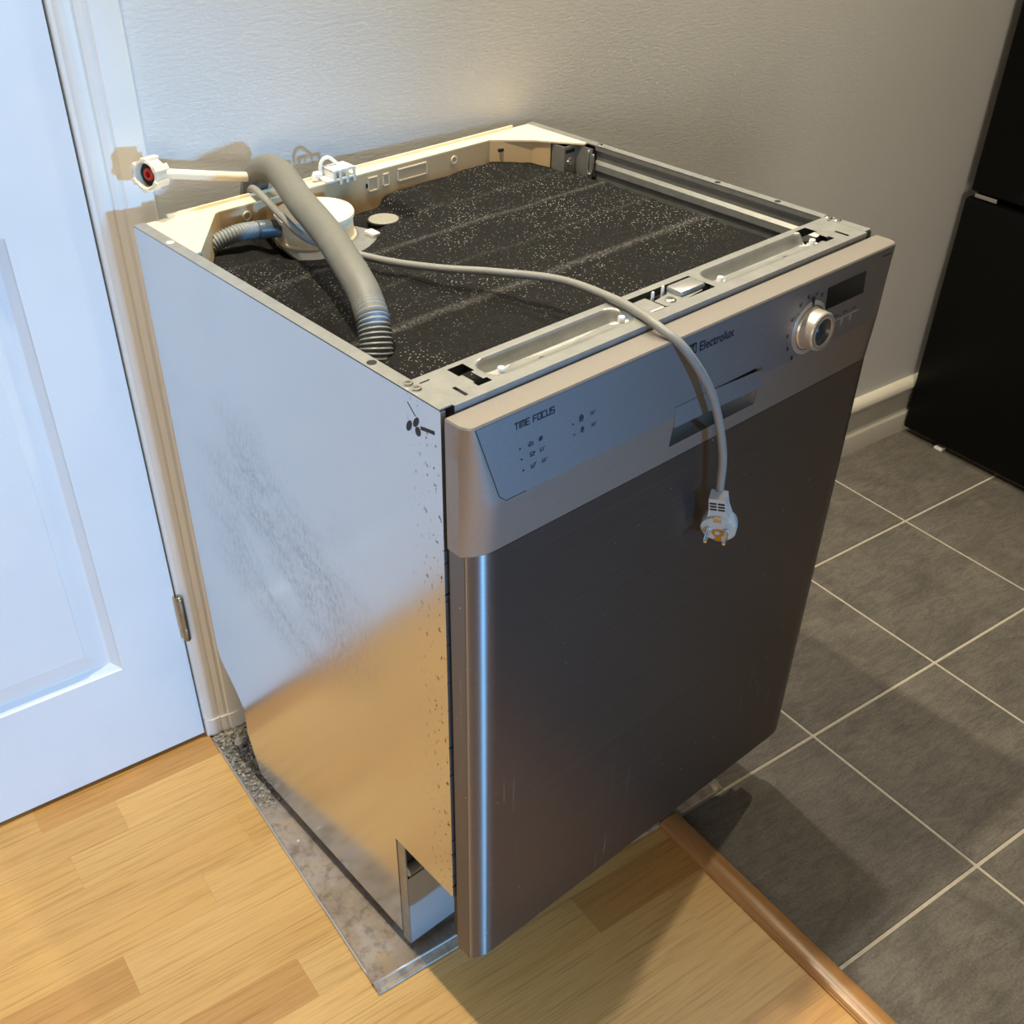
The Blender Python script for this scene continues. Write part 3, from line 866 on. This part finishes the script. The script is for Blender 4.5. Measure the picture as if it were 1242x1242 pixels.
ins['label'] = 'black felted bitumen insulation flecked with white dust'
disc('vent_disc', 0.2860, 0.4640, 0.8135, 0.0185, 'beige', 0.0025)['label'] = 'beige round disc in the vent recess'
g = G(); g.lathe([(0.0205, 0.0), (0.0205, 0.0030), (0.0188, 0.0030), (0.0188, 0.0)], axis_matrix((0.286, 0.464, 0.8125), (0, 0, 1), (0, 1, 0)), 28, False)
g.build('vent_ring', 'black', dw)

# --- tub and chassis (dark body behind the panels)
g = G()
g.box((0.014, 0.004, 0.22), (Wd - 0.014, 0.505, 0.790))
g.box((0.030, 0.115, 0.030), (Wd - 0.030, 0.450, 0.22))
g.build('tub', 'dark', dw)

# --- float chamber cap, plate beneath
capm = axis_matrix((0.188, 0.4630, 0.0), (0, 0, 1), (0, 1, 0))
cp = G().lathe([(0.0475, 0.815), (0.0475, 0.8215), (0.0445, 0.8225), (0.0440, 0.8420), (0.0458, 0.8430), (0.0462, 0.8475), (0.0450, 0.8495), (0.0420, 0.8502), (0.0001, 0.8506)], capm, 48)
cpo = cp.build('float_chamber', 'cap', dw, True, 35); cpo['label'] = 'round ivory float chamber with flat lid'
g = G(); poly = [(0.130, 0.395), (0.236, 0.380), (0.252, 0.425), (0.236, 0.470), (0.140, 0.470)]
g.prism(poly, lambda a, b, d: (a, b, d), 0.8165, 0.8195)
g.build('chamber_plate', 'rail', dw)
g = G().box((0.2330, 0.412, 0.8190), (0.2440, 0.430, 0.8245), 0.0015); g.build('chamber_clip', 'white', dw)

# --- blue-grey corrugated elbow hose running to the chamber
pts = [(0.0500, 0.4780, 0.790), (0.0560, 0.4860, 0.815), (0.0650, 0.4850, 0.832), (0.0900, 0.4790, 0.841), (0.1150, 0.4785, 0.840), (0.1220, 0.4780, 0.839)]
ps = resample(spline(pts, 0.001), 0.0036 / 6)
G().tube(ps, lambda i: 0.0088 + 0.0010 * math.sin(i * PI / 3), 20).build('corrugated_hose', 'corr', dw, True)
G().tube(spline([(0.1205, 0.4782, 0.839), (0.1400, 0.4740, 0.837), (0.1500, 0.4720, 0.836)], 0.004), 0.0102, 20).build('hose_collar', 'collar', dw, True)

# --- drain hose: smooth grey sleeve, corrugated at its inner end
pts = [(0.1620, 0.5580, 0.700), (0.1630, 0.5580, 0.800), (0.1650, 0.5570, 0.850), (0.1690, 0.5480, 0.8745), (0.1735, 0.5310, 0.8840), (0.1720, 0.5080, 0.8865), (0.1640, 0.4800, 0.8870), (0.1372, 0.4051, 0.8860), (0.1232, 0.3560, 0.8840), (0.1099, 0.3085, 0.8800), (0.0915, 0.2531, 0.8740), (0.0810, 0.2160, 0.8640), (0.0735, 0.1945, 0.8525), (0.0705, 0.1870, 0.8470)]
G().tube(spline(pts, 0.006), 0.0160, 24).build('drain_hose', 'hose', dw, True)
pts = [(0.0760, 0.2010, 0.8565), (0.0705, 0.1870, 0.8470), (0.0640, 0.1750, 0.8300), (0.0590, 0.1690, 0.8100), (0.0565, 0.1660, 0.7850)]
ps = resample(spline(pts, 0.001), 0.0040 / 6)
G().tube(ps, lambda i: 0.0153 + 0.0010 * math.sin(i * PI / 3), 24).build('drain_hose_end', 'corr', dw, True)

# --- inlet pipe (cream, flat) with threaded nut
a = Vector((0.046, 0.545, 0.9020)); b = Vector((0.190, 0.5495, 0.8640)); c = Vector((0.205, 0.552, 0.850)); d_ = Vector((0.208, 0.556, 0.760))
G().tube(spline([a, a.lerp(b, .5), b, c, d_], 0.006), 0.0056, 16, True, 0.8).build('inlet_pipe', 'cap', dw, True)
nax = Vector((-0.86, -0.42, 0.12)).normalized()
nm = axis_matrix((0.0440, 0.5450, 0.9040), nax) @ Matrix.Scale(0.84, 4)
nut = G().lathe([(0.0085, -0.002), (0.0150, 0.0), (0.0172, 0.003), (0.0172, 0.020), (0.0190, 0.0212), (0.0190, 0.0270), (0.0165, 0.0275), (0.0150, 0.0262), (0.0150, 0.0080), (0.0001, 0.0080)], nm, 36, False).build('inlet_nut', 'cap', dw, True, 35)
for k in range(6):
    ang = 2 * PI * k / 6 + 0.5
    c0 = nm @ Vector((0.0178 * math.cos(ang), 0.0178 * math.sin(ang), 0.012))
    mm = axis_matrix(c0, nax, nm.to_3x3() @ Vector((math.cos(ang), math.sin(ang), 0)))
    gg = G().box((-0.0035, -0.0020, -0.010), (0.0035, 0.0030, 0.014), 0.001)
    gg.v = [mm @ v for v in gg.v]; gg.build('grip_rib', 'cap', nut)
G().lathe([(0.0149, 0.0085), (0.0149, 0.0150), (0.0085, 0.0150), (0.0085, 0.0100), (0.0001, 0.0100)], nm, 28, False).build('rubber_washer', 'black', nut, True, 35)
G().lathe([(0.0078, 0.0105), (0.0078, 0.0190), (0.0060, 0.0205), (0.0040, 0.0205), (0.0035, 0.0120), (0.0001, 0.0120)], nm, 24, False).build('red_seal', 'red', nut, True, 35)

# --- white hose clip on the rear rail
g = G()
g.box((0.2380, 0.5080, ZR), (0.2800, D + 0.0030, ZR + 0.0030), 0.0008)
g.box((0.2480, 0.5080, ZR + 0.003), (0.2520, D, ZR + 0.0130), 0.0008)
g.box((0.2480, 0.5085, ZR + 0.0100), (0.2790, D - 0.002, ZR + 0.0135), 0.0008)
for xx in (0.2560, 0.2655, 0.2760):
    g.box((xx, 0.5060, ZR - 0.004), (xx + 0.0030, 0.5095, ZR + 0.0135), 0.0005)
clip = g.build('hose_clip', 'white', dw)
pts = [(0.2440, 0.5300, ZR + 0.004), (0.2440, 0.5300, ZR + 0.014), (0.2480, 0.5290, ZR + 0.022), (0.2560, 0.5280, ZR + 0.023), (0.2640, 0.5260, ZR + 0.016), (0.2680, 0.5250, ZR + 0.012)]
G().tube(spline(pts, 0.002), 0.0022, 10).build('clip_loop', 'white', clip, True)
pts = [(0.2320, 0.5250, ZR + 0.002), (0.2330, 0.5250, ZR + 0.008), (0.2380, 0.5230, ZR + 0.0075)]
G().tube(spline(pts, 0.002), 0.0042, 12).build('clip_tongue', 'white', clip, True)

# --- control panel
PZ1, PZM, PZ0 = 0.8520, 0.7740, 0.7215
PXL, PXR = 0.0005, 0.6005
PYB = -0.0060
def front_y(z):
    if z > PZM: return -0.0335 - 0.0060 * (PZ1 - z) / (PZ1 - PZM)
    return -0.0395 + 0.0045 * ((PZM - z) / (PZM - PZ0)) ** 1.1
def corner_x(z):
    if z > PZM: return 0.0075 + 0.0240 * (PZ1 - z) / (PZ1 - PZM)
    return 0.0315
SIDEY = -0.0225
cols_mid = [0.036 + (0.565 - 0.036) * k / 12 for k in range(13)]
HX0, HX1, HZ0, HZ1 = 0.2490, 0.3775, 0.7400, 0.7840
cols_mid = sorted([c for c in cols_mid if abs(c - HX0) > 0.012 and abs(c - HX1) > 0.012] + [HX0, HX1])
def plan(z, ins=0.0):
    fy = front_y(z) + ins; cx = corner_x(z)
    pts = [(PXL + ins, PYB), (PXL + ins, SIDEY)]
    n = 9
    for k in range(1, n + 1):
        t0 = 0.50
        t = t0 + (PI / 2 - t0) * k / n
        pts.append((PXL + ins + cx * (math.cos(t0) - math.cos(t)) / math.cos(t0), SIDEY + (fy - SIDEY) * (math.sin(t) - math.sin(t0)) / (1 - math.sin(t0))))
    mid = [(x, fy) for x in cols_mid]
    right = [(PXL + PXR - x, yy) for x, yy in reversed(pts)]
    return pts + mid + right
zs = [PZ1, PZ1 - 0.0015, 0.842, 0.832, 0.822, 0.812, 0.802, 0.793, HZ1, 0.779, PZM, 0.769, 0.760, 0.750, HZ0, 0.731, 0.7250, PZ0 + 0.0012, PZ0]
rows = []
for i, z in enumerate(zs):
    ins = 0.0012 if i in (0, len(zs) - 1) else 0.0
    rows.append([(x, yy, z) for x, yy in plan(z, ins)])
npn = len(rows[0])
V = [p for r in rows for p in r]; F = []
for i in range(len(zs) - 1):
    for k in range(npn - 1):
        xm = (rows[i][k][0] + rows[i][k + 1][0]) / 2
        zm = (zs[i] + zs[i + 1]) / 2
        if HX0 < xm < HX1 and HZ0 < zm < HZ1 and rows[i][k][1] < -0.03: continue
        F.append((i * npn + k, i * npn + k + 1, (i + 1) * npn + k + 1, (i + 1) * npn + k))
F.append(tuple(range(npn)))
F.append(tuple((len(zs) - 1) * npn + k for k in range(npn))[::-1])
F.append((0, (len(zs) - 1) * npn, (len(zs) - 1) * npn + npn - 1, npn - 1))
g = G(); g.add(V, F)
panel = g.build('control_panel', 'satin', dw, True, 24)
# handle scoop
g = G()
ns = 12
prof = []
for k in range(ns + 1):
    t = k / ns
    prof.append((front_y(HZ0) + 0.0005 + 0.030 * math.sin(t * PI / 2) ** 0.9, HZ0 + (HZ1 - HZ0) * (1 - math.cos(t * PI / 2)) ** 0.9))
V = []; F = []
for x, sl in ((HX0, 0.002), (HX1, -0.014)):
    for i, (yy, z) in enumerate(prof): V.append((x + sl * (i / ns), yy, z))
m_ = ns + 1
for i in range(ns): F.append((i, i + 1, m_ + i + 1, m_ + i))
for b0 in (0, m_):                                     # end walls, fanned to the front edge
    fx0 = HX0 if b0 == 0 else HX1
    base = len(V)
    for i in range(m_): V.append((fx0, front_y(prof[i][1]) + 0.0004, prof[i][1]))
    for i in range(ns): F.append((b0 + i, b0 + i + 1, base + i + 1, base + i))
g.add(V, F)
sc = g.build('handle_recess', 'satin', panel, True, 50)
# handle lip: slightly bowed plate hung over the upper part of the recess
g = G(); V = []; F = []
nl = 14
for k in range(nl + 1):
    t = k / nl; x = HX0 - 0.0005 + (HX1 - HX0 + 0.0005) * t
    gap = 0.0042 * max(0, t - 0.42) / 0.58               # the upper edge stands off towards the right end
    lean = 0.0030 + 0.0015 * t
    top = HZ1 - 0.0003 - gap; bot = 0.7640 - 0.0015 * t
    y0 = front_y(top) - 0.0003; y1 = front_y(bot) - lean
    V += [(x, y0, top), (x, y1, bot), (x, y1 + 0.0022, bot - 0.0004), (x, y0 + 0.0022, top)]
for k in range(nl):
    for a, b in ((0, 1), (1, 2), (2, 3), (3, 0)): F.append((4 * k + a, 4 * k + b, 4 * k + 4 + b, 4 * k + 4 + a))
F += [(0, 1, 2, 3), (4 * nl, 4 * nl + 3, 4 * nl + 2, 4 * nl + 1)]
g.add(V, F)
g.build('handle_lip', 'fascia', panel)
G().box((HX0 + 0.001, -0.0345, 0.7695), (HX1 - 0.002, -0.0335, HZ1)).build('handle_shade', 'black', panel)  # black sheet that paints the shade behind the lip

# fascia foil: thin plate on the flat of the panel with slanted ends
EPS = 0.0004
def fyz(z, e=EPS): return front_y(z) - e
FZ1, FZ0 = 0.8500, 0.7745
def fx0(z): return corner_x(z) + 0.0010
def foil(segs):
    g = G(); n = 14
    for (xa, xb, za, zb2) in segs:
        V = []; F = []
        for i in range(n + 1):
            z = zb2 + (za - zb2) * i / n
            a = fx0(z) if xa is None else xa; b = (PXL + PXR - fx0(z)) if xb is None else xb
            if xa is None and z < FZ0 + 0.005: a += 0.005 - math.sqrt(max(0, 0.005 ** 2 - (FZ0 + 0.005 - z) ** 2))
            V += [(a, fyz(z), z), (b, fyz(z), z)]
        for i in range(n): F.append((2 * i, 2 * i + 1, 2 * i + 3, 2 * i + 2))
        g.add(V, F)
    return g
foil([(None, HX0 - 0.0012, FZ1, FZ0), (HX0 - 0.0012, HX1 + 0.001, FZ1, HZ1 + 0.001), (HX1 + 0.001, None, FZ1, FZ0)]).build('fascia', 'fascia', panel)
# dark hairline round the left end of the fascia
pts = []
for i in range(13):
    z = FZ1 + (FZ0 - FZ1) * i / 12
    a = fx0(z)
    if z < FZ0 + 0.005: a += 0.005 - math.sqrt(max(0, 0.005 ** 2 - (FZ0 + 0.005 - z) ** 2))
    pts.append((a, fyz(z), z))
pts.append((0.060, fyz(FZ0), FZ0))
G().tube(pts, 0.0004, 6).build('fascia_hairline', 'dark', panel)

# printed marks --------------------------------------------------------------
PE = 0.0008
def text(s, x, z, size, name, par=panel, mat='ink', shear=0.0, xs=1.0, bold=0.0):
    cu_ = bpy.data.curves.new('txt', 'FONT'); cu_.body = s; cu_.size = size; cu_.shear = shear; cu_.offset = bold
    cu_.resolution_u = 3
    to = bpy.data.objects.new('txt', cu_); C.objects.link(to)
    dg = bpy.context.evaluated_depsgraph_get()
    me = bpy.data.meshes.new_from_object(to.evaluated_get(dg))
    vs = [(x + v.co.x * xs, fyz(z + v.co.y, PE), z + v.co.y) for v in me.vertices]
    fs = [tuple(p.vertices) for p in me.polygons]
    bpy.data.objects.remove(to); bpy.data.curves.remove(cu_); bpy.data.meshes.remove(me)
    return mk(name, vs, fs, mat, par)
def strokes(lines, x, z, k, w, name, par=panel, mat='ink'):
    g = G()
    for ln in lines:
        for (ax, az), (bx, bz) in zip(ln[:-1], ln[1:]):
            A = Vector((x + ax * k, z + az * k)); B = Vector((x + bx * k, z + bz * k))
            d = (B - A)
            if d.length < 1e-6: continue
            d.normalize(); n = Vector((-d.y, d.x)) * w / 2; A = A - d * w / 2; B = B + d * w / 2
            q = [A + n, B + n, B - n, A - n]
            g.add([(p.x, fyz(p.y, PE), p.y) for p in q], [(0, 1, 2, 3)])
    return g.build(name, mat, par)
def circ(cx, cz, r, n=12, a0=0, a1=2 * PI): return [(cx + r * math.cos(a0 + (a1 - a0) * i / n), cz + r * math.sin(a0 + (a1 - a0) * i / n)) for i in range(n + 1)]
# TIME FOCUS in squared strokes
TF = {'T': [[(0, 6), (4, 6)], [(2, 6), (2, 0)]], 'I': [[(0, 4.2), (0, 0)], [(0, 6), (0, 5.6)]], 'M': [[(0, 0), (0, 6), (4.6, 6), (4.6, 0)], [(2.3, 6), (2.3, 0)]],
      'E': [[(4, 6), (0, 6), (0, 0), (4, 0)], [(0, 3), (3.6, 3)]], 'F': [[(4, 6), (0, 6), (0, 0)], [(0, 3), (3.6, 3)]], 'O': [[(0, 0), (4, 0), (4, 6), (0, 6), (0, 0)]],
      'C': [[(4, 6), (0, 6), (0, 0), (4, 0)]], 'U': [[(0, 6), (0, 0), (4, 0), (4, 6)]], 'S': [[(4, 6), (0, 6), (0, 3), (4, 3), (4, 0), (0, 0)]]}
L = []; px = 0
for ch in 'TIME FOCUS':
    if ch == ' ': px += 3.2; continue
    L += [[(a + px, b) for a, b in l] for l in TF[ch]]
    px += {'I': 1.7, 'M': 6.2}.get(ch, 5.6)
strokes(L, 0.0500, 0.8355, 0.0455 / px, 0.00092, 'lettering')
# program symbols
for zz in (0.8170, 0.8065, 0.7955): strokes([circ(0, 0, .35, 6)], 0.0545 + (0.817 - zz) * 0.15, zz - 0.0005, 0.001, 0.0009, 'indicator_mark')
for zz in (0.8170, 0.8065): strokes([circ(0, 0, .3, 6)], 0.1155 + (0.817 - zz) * 0.15, zz - 0.0005, 0.001, 0.0008, 'indicator_mark')
pot = [[(0, 3), (0.4, 0.4), (3.4, 0.4), (3.8, 3)], [(4.6, 3.2), (5.4, 0)], [(1, 1.6), (2.6, 1.6)], [(1.3, 3), (1.3, 4.2)], [(2.5, 3), (2.5, 4.2)]]
cup = [[(0, 3.2), (4, 3.2), (3.4, 1.0), (0.6, 1.0), (0, 3.2)], [(4, 2.8), (5.2, 2.8), (5.0, 1.8), (3.8, 1.7)], [(-0.2, 0), (4.6, 0)]]
glass_ = [[(0, 3.6), (0.6, 1.4), (2.2, 1.4), (2.8, 3.6)], [(1.4, 1.4), (1.4, 0)], [(0.4, 0), (2.6, 0)], [(3.8, 0), (5.0, 3.6)], [(4.6, 3.6), (5.8, 3.6)]]
eco = [circ(1.6, 3.4, 1.3, 8), [(1.6, 2), (1.6, 0)], [(0, 1.2), (3.2, 1.2)], [(0.2, 0), (3.0, 0)], [(0.6, 3.2), (2.6, 3.2)]]
lock = [circ(1.5, 3.2, 1.2, 6, 0, PI), [(0, 3), (3.2, 3), (3.2, 1.2), (0, 1.2), (0, 3)], [(0, 0), (3.2, 0)], [(0.9, 2.1), (2.3, 2.1)]]
plant = [[(1.5, 0), (1.5, 4.4)], [(0, 2), (1.5, 3), (3, 2)], [(0, 1), (3, 1)], [(0.3, 3.4), (2.7, 3.4)]]
K = 0.00105
strokes(pot, 0.0640, 0.8145, K, 0.0006, 'program_symbol'); strokes(cup, 0.0655, 0.8050, K, 0.0006, 'program_symbol'); strokes(glass_, 0.0660, 0.7935, K, 0.0006, 'program_symbol')
strokes(lock, 0.1235, 0.8160, 0.0013, 0.0007, 'program_symbol'); strokes(plant, 0.1250, 0.8045, 0.0013, 0.0007, 'program_symbol')
strokes([[(0, 0), (3, 3)], [(3, 0), (0, 3)], [(1.5, -0.4), (1.5, 3.4)], [(-0.4, 1.5), (3.4, 1.5)]], 0.0760, 0.8155, 0.00125, 0.0006, 'program_symbol')
text('65\u00b0', 0.0765, 0.8050, 0.0052, 'temperature_print'); text('60\u00b0', 0.0785, 0.7938, 0.0052, 'temperature_print')
text('70\u00b0', 0.1360, 0.8170, 0.0050, 'temperature_print'); text('50\u00b0', 0.1375, 0.8055, 0.0050, 'temperature_print')
# maker's mark and name
strokes([[(0, 0), (6, 0), (6, 6), (0, 6), (0, 0)], circ(0, 3, 3, 8, -PI / 2, PI / 2), circ(6, 3, 3, 8, PI / 2, 3 * PI / 2), [(3, 0), (3, 6)]], 0.2640, 0.8318, 0.00150, 0.0011, 'emblem')
text('Electrolux', 0.2775, 0.8310, 0.0130, 'lettering', xs=0.93, bold=0.00018)
strokes([[(0, 0), (1.2, 0)], [(1.6, 0), (3, 0)], [(3.4, 0), (6, 0)], [(6.4, 0), (9, 0)]], 0.5700, 0.8440, 0.0018, 0.0012, 'model_print', mat='dark')
# display and buttons
g = G(); za, zb_ = 0.8360, 0.8130
g.prism([(0.4760, zb_), (0.5420, zb_), (0.5420, za), (0.4760, za)], lambda a, b, d: (a, fyz(b, d), b), 0.0003, 0.0012)
disp = g.build('display', 'glass', panel); disp['label'] = 'dark display window'
strokes([[(0, 0), (0, 4)], [(3, 1), (3, 5), (5, 5)], [(8, 0), (8, 4)], [(8, 2), (9, 2)]], 0.4830, 0.8170, 0.0020, 0.0012, 'display_symbol', disp, 'lcd')
for bx in (0.4905, 0.5065, 0.5225):
    g = G(); g.prism([(bx, 0.7860), (bx + 0.0135, 0.7860), (bx + 0.0135, 0.7968), (bx, 0.7968)], lambda a, b, d: (a, fyz(b, d), b), 0.0, 0.0014)
    bt = g.build('button', 'fascia', panel)
    g = G(); g.prism([(bx, 0.7957), (bx + 0.0140, 0.7957), (bx + 0.0140, 0.7970), (bx, 0.7970)], lambda a, b, d: (a, fyz(b, d), b), 0.0010, 0.0020)
    g.prism([(bx, 0.7890), (bx + 0.0012, 0.7890), (bx + 0.0012, 0.7957), (bx, 0.7957)], lambda a, b, d: (a, fyz(b, d), b), 0.0010, 0.0020)
    g.build('button_edge', 'line', bt)
    strokes([[(0, 0), (5, 0)]], bx + 0.003, 0.8005, 0.0014, 0.0011, 'button_print')
# programme knob
kx, kz = 0.4500, 0.8020
kax = Vector((0, -1, 0.06)).normalized()
km = axis_matrix((kx, front_y(kz), kz), kax)
ring = G().lathe([(0.0280, 0.0), (0.0280, 0.0012), (0.0266, 0.0020), (0.0235, 0.0020), (0.0232, 0.0004)], km, 48, False).build('knob_ring', 'knob', panel, True, 40)
kn = G().lathe([(0.0222, 0.0), (0.0222, 0.0020), (0.0208, 0.0035), (0.0200, 0.0165), (0.0190, 0.0180), (0.0175, 0.0182), (0.0170, 0.0165), (0.0160, 0.0165), (0.0158, 0.0185), (0.0142, 0.0187), (0.0136, 0.0172), (0.0001, 0.0168)], km, 48, False).build('knob', 'knob', panel, True, 30)
G().lathe([(0.0137, 0.0168), (0.0134, 0.0176), (0.0001, 0.0180)], km, 40, False).build('knob_cap', 'knobcap', kn, True)
gg = G().box((-0.0012, 0.0235, 0.001), (0.0012, 0.0330, 0.0028)); gg.v = [km @ v for v in gg.v]; gg.build('knob_pointer', 'ink', ring)
for ang in (150, 122, 100, 78, 60, 178, 202, 228):
    a = math.radians(ang); cx, cz = kx + 0.0345 * math.cos(a), kz + 0.0345 * math.sin(a)
    strokes(R.choice([cup, lock, glass_, eco]), cx - 0.0020, cz - 0.0018, 0.0008, 0.0006, 'program_symbol')
for q in range(3): strokes([[(0, 0), (4, 0)]], kx + 0.0310, kz - 0.006 - 0.004 * q, 0.0014, 0.0007, 'program_symbol')

# --- door: brushed steel sheet wrapped round the sides
DZ0, DZ1 = 0.1200, 0.7225
DXL, DXR = 0.0030, 0.5975
def dplan():
    fy = -0.0355
    a0, ext = math.radians(35), 0.0300
    rad = ext / math.sin(a0); dep = rad * (1 - math.cos(a0))
    pts = [(DXL, -0.0050), (DXL, fy + dep + 0.0008), (DXL + 0.0006, fy + dep)]
    n = 24
    for k in range(1, n + 1):
        th = a0 * (1 - k / n)
        pts.append((DXL + 0.0006 + ext - rad * math.sin(th), fy + rad * (1 - math.cos(th))))
    right = [(DXL + DXR - x, yy) for x, yy in reversed(pts)]
    return pts + right
pl_ = dplan(); n = len(pl_)
V = []
for z, ins in ((DZ0, 0.0012), (DZ0 + 0.0012, 0.0), (DZ1, 0.0)):
    for x, yy in pl_:
        V.append((min(max(x, DXL + ins), DXR - ins), max(yy, -0.0355 + ins), z))
F = []
for i in range(2):
    for k in range(n): F.append((i * n + k, i * n + (k + 1) % n, (i + 1) * n + (k + 1) % n, (i + 1) * n + k))
F.append(tuple(range(n))); F.append(tuple(2 * n + k for k in range(n)))
g = G(); g.add(V, F)
dsk = g.build('door', 'steel', dw, True, 22); dsk['label'] = 'brushed stainless steel door with scratches'
G().box((0.006, -0.0052, 0.135), (Wd - 0.006, 0.004, 0.846)).build('door_gasket', 'black', dw)

# --- plinth plate, hinge bar, feet
G().box((0.0030, 0.0930, 0.0130), (Wd - 0.003, 0.0945, 0.1480), 0.0006).build('plinth', 'plinth', dw)
G().box((0.0015, 0.0930, 0.0130), (0.0035, 0.1080, 0.2150)).build('plinth_return', 'rail', dw)
g = G(); g.tube([(0.003, 0.094, 0.166), (Wd - 0.003, 0.094, 0.166)], 0.0085, 14); g.build('hinge_bar', 'rail', dw, True, 50)
G().box((0.003, 0.0985, 0.140), (Wd - 0.003, 0.100, 0.2170)).build('plinth_backing', 'dark', dw)
for fxx, fyy in ((0.030, 0.118), (Wd - 0.03, 0.118), (0.035, 0.43), (Wd - 0.035, 0.43)):
    G().lathe([(0.016, 0.0025), (0.016, 0.008), (0.008, 0.011), (0.008, 0.040)], axis_matrix((fxx, fyy, 0), (0, 0, 1), (0, 1, 0)), 18).build('foot', 'black', dw)

# --- dark corrosion marks at the top front corner of the left side
def side_mark(pts, w):
    g = G()
    for (a, b), (c, d) in zip(pts[:-1], pts[1:]):
        A = Vector((a, b)); B = Vector((c, d)); dd = (B - A).normalized(); nn = Vector((-dd.y, dd.x)) * w / 2
        q = [A + nn, B + nn, B - nn, A - nn]
        g.add([(-0.00035, p.x, p.y) for p in q] + [(0.0002, p.x, p.y) for p in q], [(0, 1, 2, 3), (0, 4, 5, 1), (1, 5, 6, 2), (2, 6, 7, 3), (3, 7, 4, 0)])
    return g.build('paint_mark', 'black', dw)
def spot_mark(yy, z, ry, rz, rot=0.0):
    g = G(); n = 16; ca, sa = math.cos(rot), math.sin(rot)
    o = [(ry * math.cos(2 * PI * k / n), rz * math.sin(2 * PI * k / n)) for k in range(n)]
    v = [(-0.00035, yy + a * ca - b * sa, z + a * sa + b * ca) for a, b in o]
    g.add(v + [(0.0002, p[1], p[2]) for p in v], [tuple(range(n))] + [(k, (k + 1) % n, (k + 1) % n + n, k + n) for k in range(n)])
    g.build('paint_mark', 'black', dw)
spot_mark(0.0410, 0.8250, 0.0030, 0.0062, 0.45)
spot_mark(0.0312, 0.8325, 0.0028, 0.0060, 0.55)
spot_mark(0.0290, 0.8245, 0.0036, 0.0044, 0.0)
side_mark([(0.0250, 0.8296), (0.0180, 0.8312), (0.0070, 0.8330)], 0.0032)
side_mark([(0.0420, 0.8471), (0.0316, 0.8379)], 0.0004)

# --- power cord and plug
pts = [(0.1570, 0.5580, 0.780), (0.1560, 0.5520, 0.840), (0.1500, 0.5320, 0.8655), (0.1420, 0.4900, 0.8660), (0.1330, 0.4400, 0.8610), (0.1335, 0.3900, 0.8500), (0.1638, 0.3495, 0.8385), (0.1836, 0.3020, 0.8375), (0.2060, 0.2461, 0.8420), (0.2296, 0.1951, 0.8480),
       (0.2510, 0.1228, 0.8570), (0.2490, 0.0525, 0.8625), (0.2450, 0.0125, 0.8625), (0.2410, -0.0160, 0.8595), (0.2480, -0.0430, 0.8450), (0.2790, -0.0560, 0.7940), (0.3060, -0.0580, 0.7250), (0.3140, -0.0565, 0.6820), (0.3150, -0.0560, 0.6700)]
crd = G().tube(spline(pts, 0.005), 0.0042, 14).build('power_cord', 'cord', dw, True)
pax = Vector((-0.82, -0.46, -0.28)).normalized()
pup = Vector((-0.12, 0.05, 1.0))
pc = Vector((0.3180, -0.0600, 0.6270))
pm = axis_matrix(pc, pax, pup)
plug = G().lathe([(0.0001, -0.0150), (0.0120, -0.0150), (0.0172, -0.0120), (0.0185, -0.0060), (0.0185, 0.0035), (0.0178, 0.0045), (0.0001, 0.0045)], pm, 36, False).build('plug', 'plug', dw, True, 40)
def on_plug(g, name, mat, smooth=True):
    g.v = [pm @ v for v in g.v]; return g.build(name, mat, plug, smooth, 40)
g = G(); V = []; F = []
sec = [(0.012, 0.0120, 0.0075), (0.026, 0.0092, 0.0070), (0.044, 0.0085, 0.0068)]
for yy, wx, wz in sec: V += [(-wx, yy, -0.005 - wz), (wx, yy, -0.005 - wz), (wx, yy, -0.005 + wz), (-wx, yy, -0.005 + wz)]
for i in range(2):
    for k in range(4): F.append((4 * i + k, 4 * i + (k + 1) % 4, 4 * i + 4 + (k + 1) % 4, 4 * i + 4 + k))
F += [(0, 1, 2, 3), (8, 9, 10, 11)]
g.add(V, F); on_plug(g, 'cable_grip', 'plug', False)
for q in range(3):
    for sgn in (-1, 1):
        x0, x1 = (0.0008, 0.0075) if sgn == 1 else (-0.0075, -0.0008)
        on_plug(G().box((x0, 0.0275 + q * 0.0045, 0.0012), (x1, 0.0295 + q * 0.0045, 0.0026)), 'grip_slot', 'black', False)
on_plug(G().box((-0.0040, 0.0110, 0.0030), (0.0040, 0.0190, 0.0050), 0.0005), 'earth_contact', 'chrome', False)
on_plug(G().box((-0.0040, -0.0190, 0.0030), (0.0040, -0.0120, 0.0050), 0.0005), 'earth_contact', 'brass', False)
on_plug(G().lathe([(0.0060, 0.0044), (0.0060, 0.0052), (0.0036, 0.0052), (0.0034, 0.0040), (0.0001, 0.0040)], Matrix.Translation((0, -0.0055, 0)), 20, False), 'earth_socket', 'brass')
for sgn in (-1, 1):
    on_plug(G().lathe([(0.0024, 0.004), (0.0024, 0.0210), (0.0018, 0.0232), (0.0001, 0.0236)], Matrix.Translation((sgn * 0.0095, 0, 0)), 14, False), 'prong', 'chrome')
    on_plug(G().lathe([(0.0034, 0.004), (0.0034, 0.0062), (0.0024, 0.0070)], Matrix.Translation((sgn * 0.0095, 0, 0)), 14, False), 'prong_collar', 'plug')
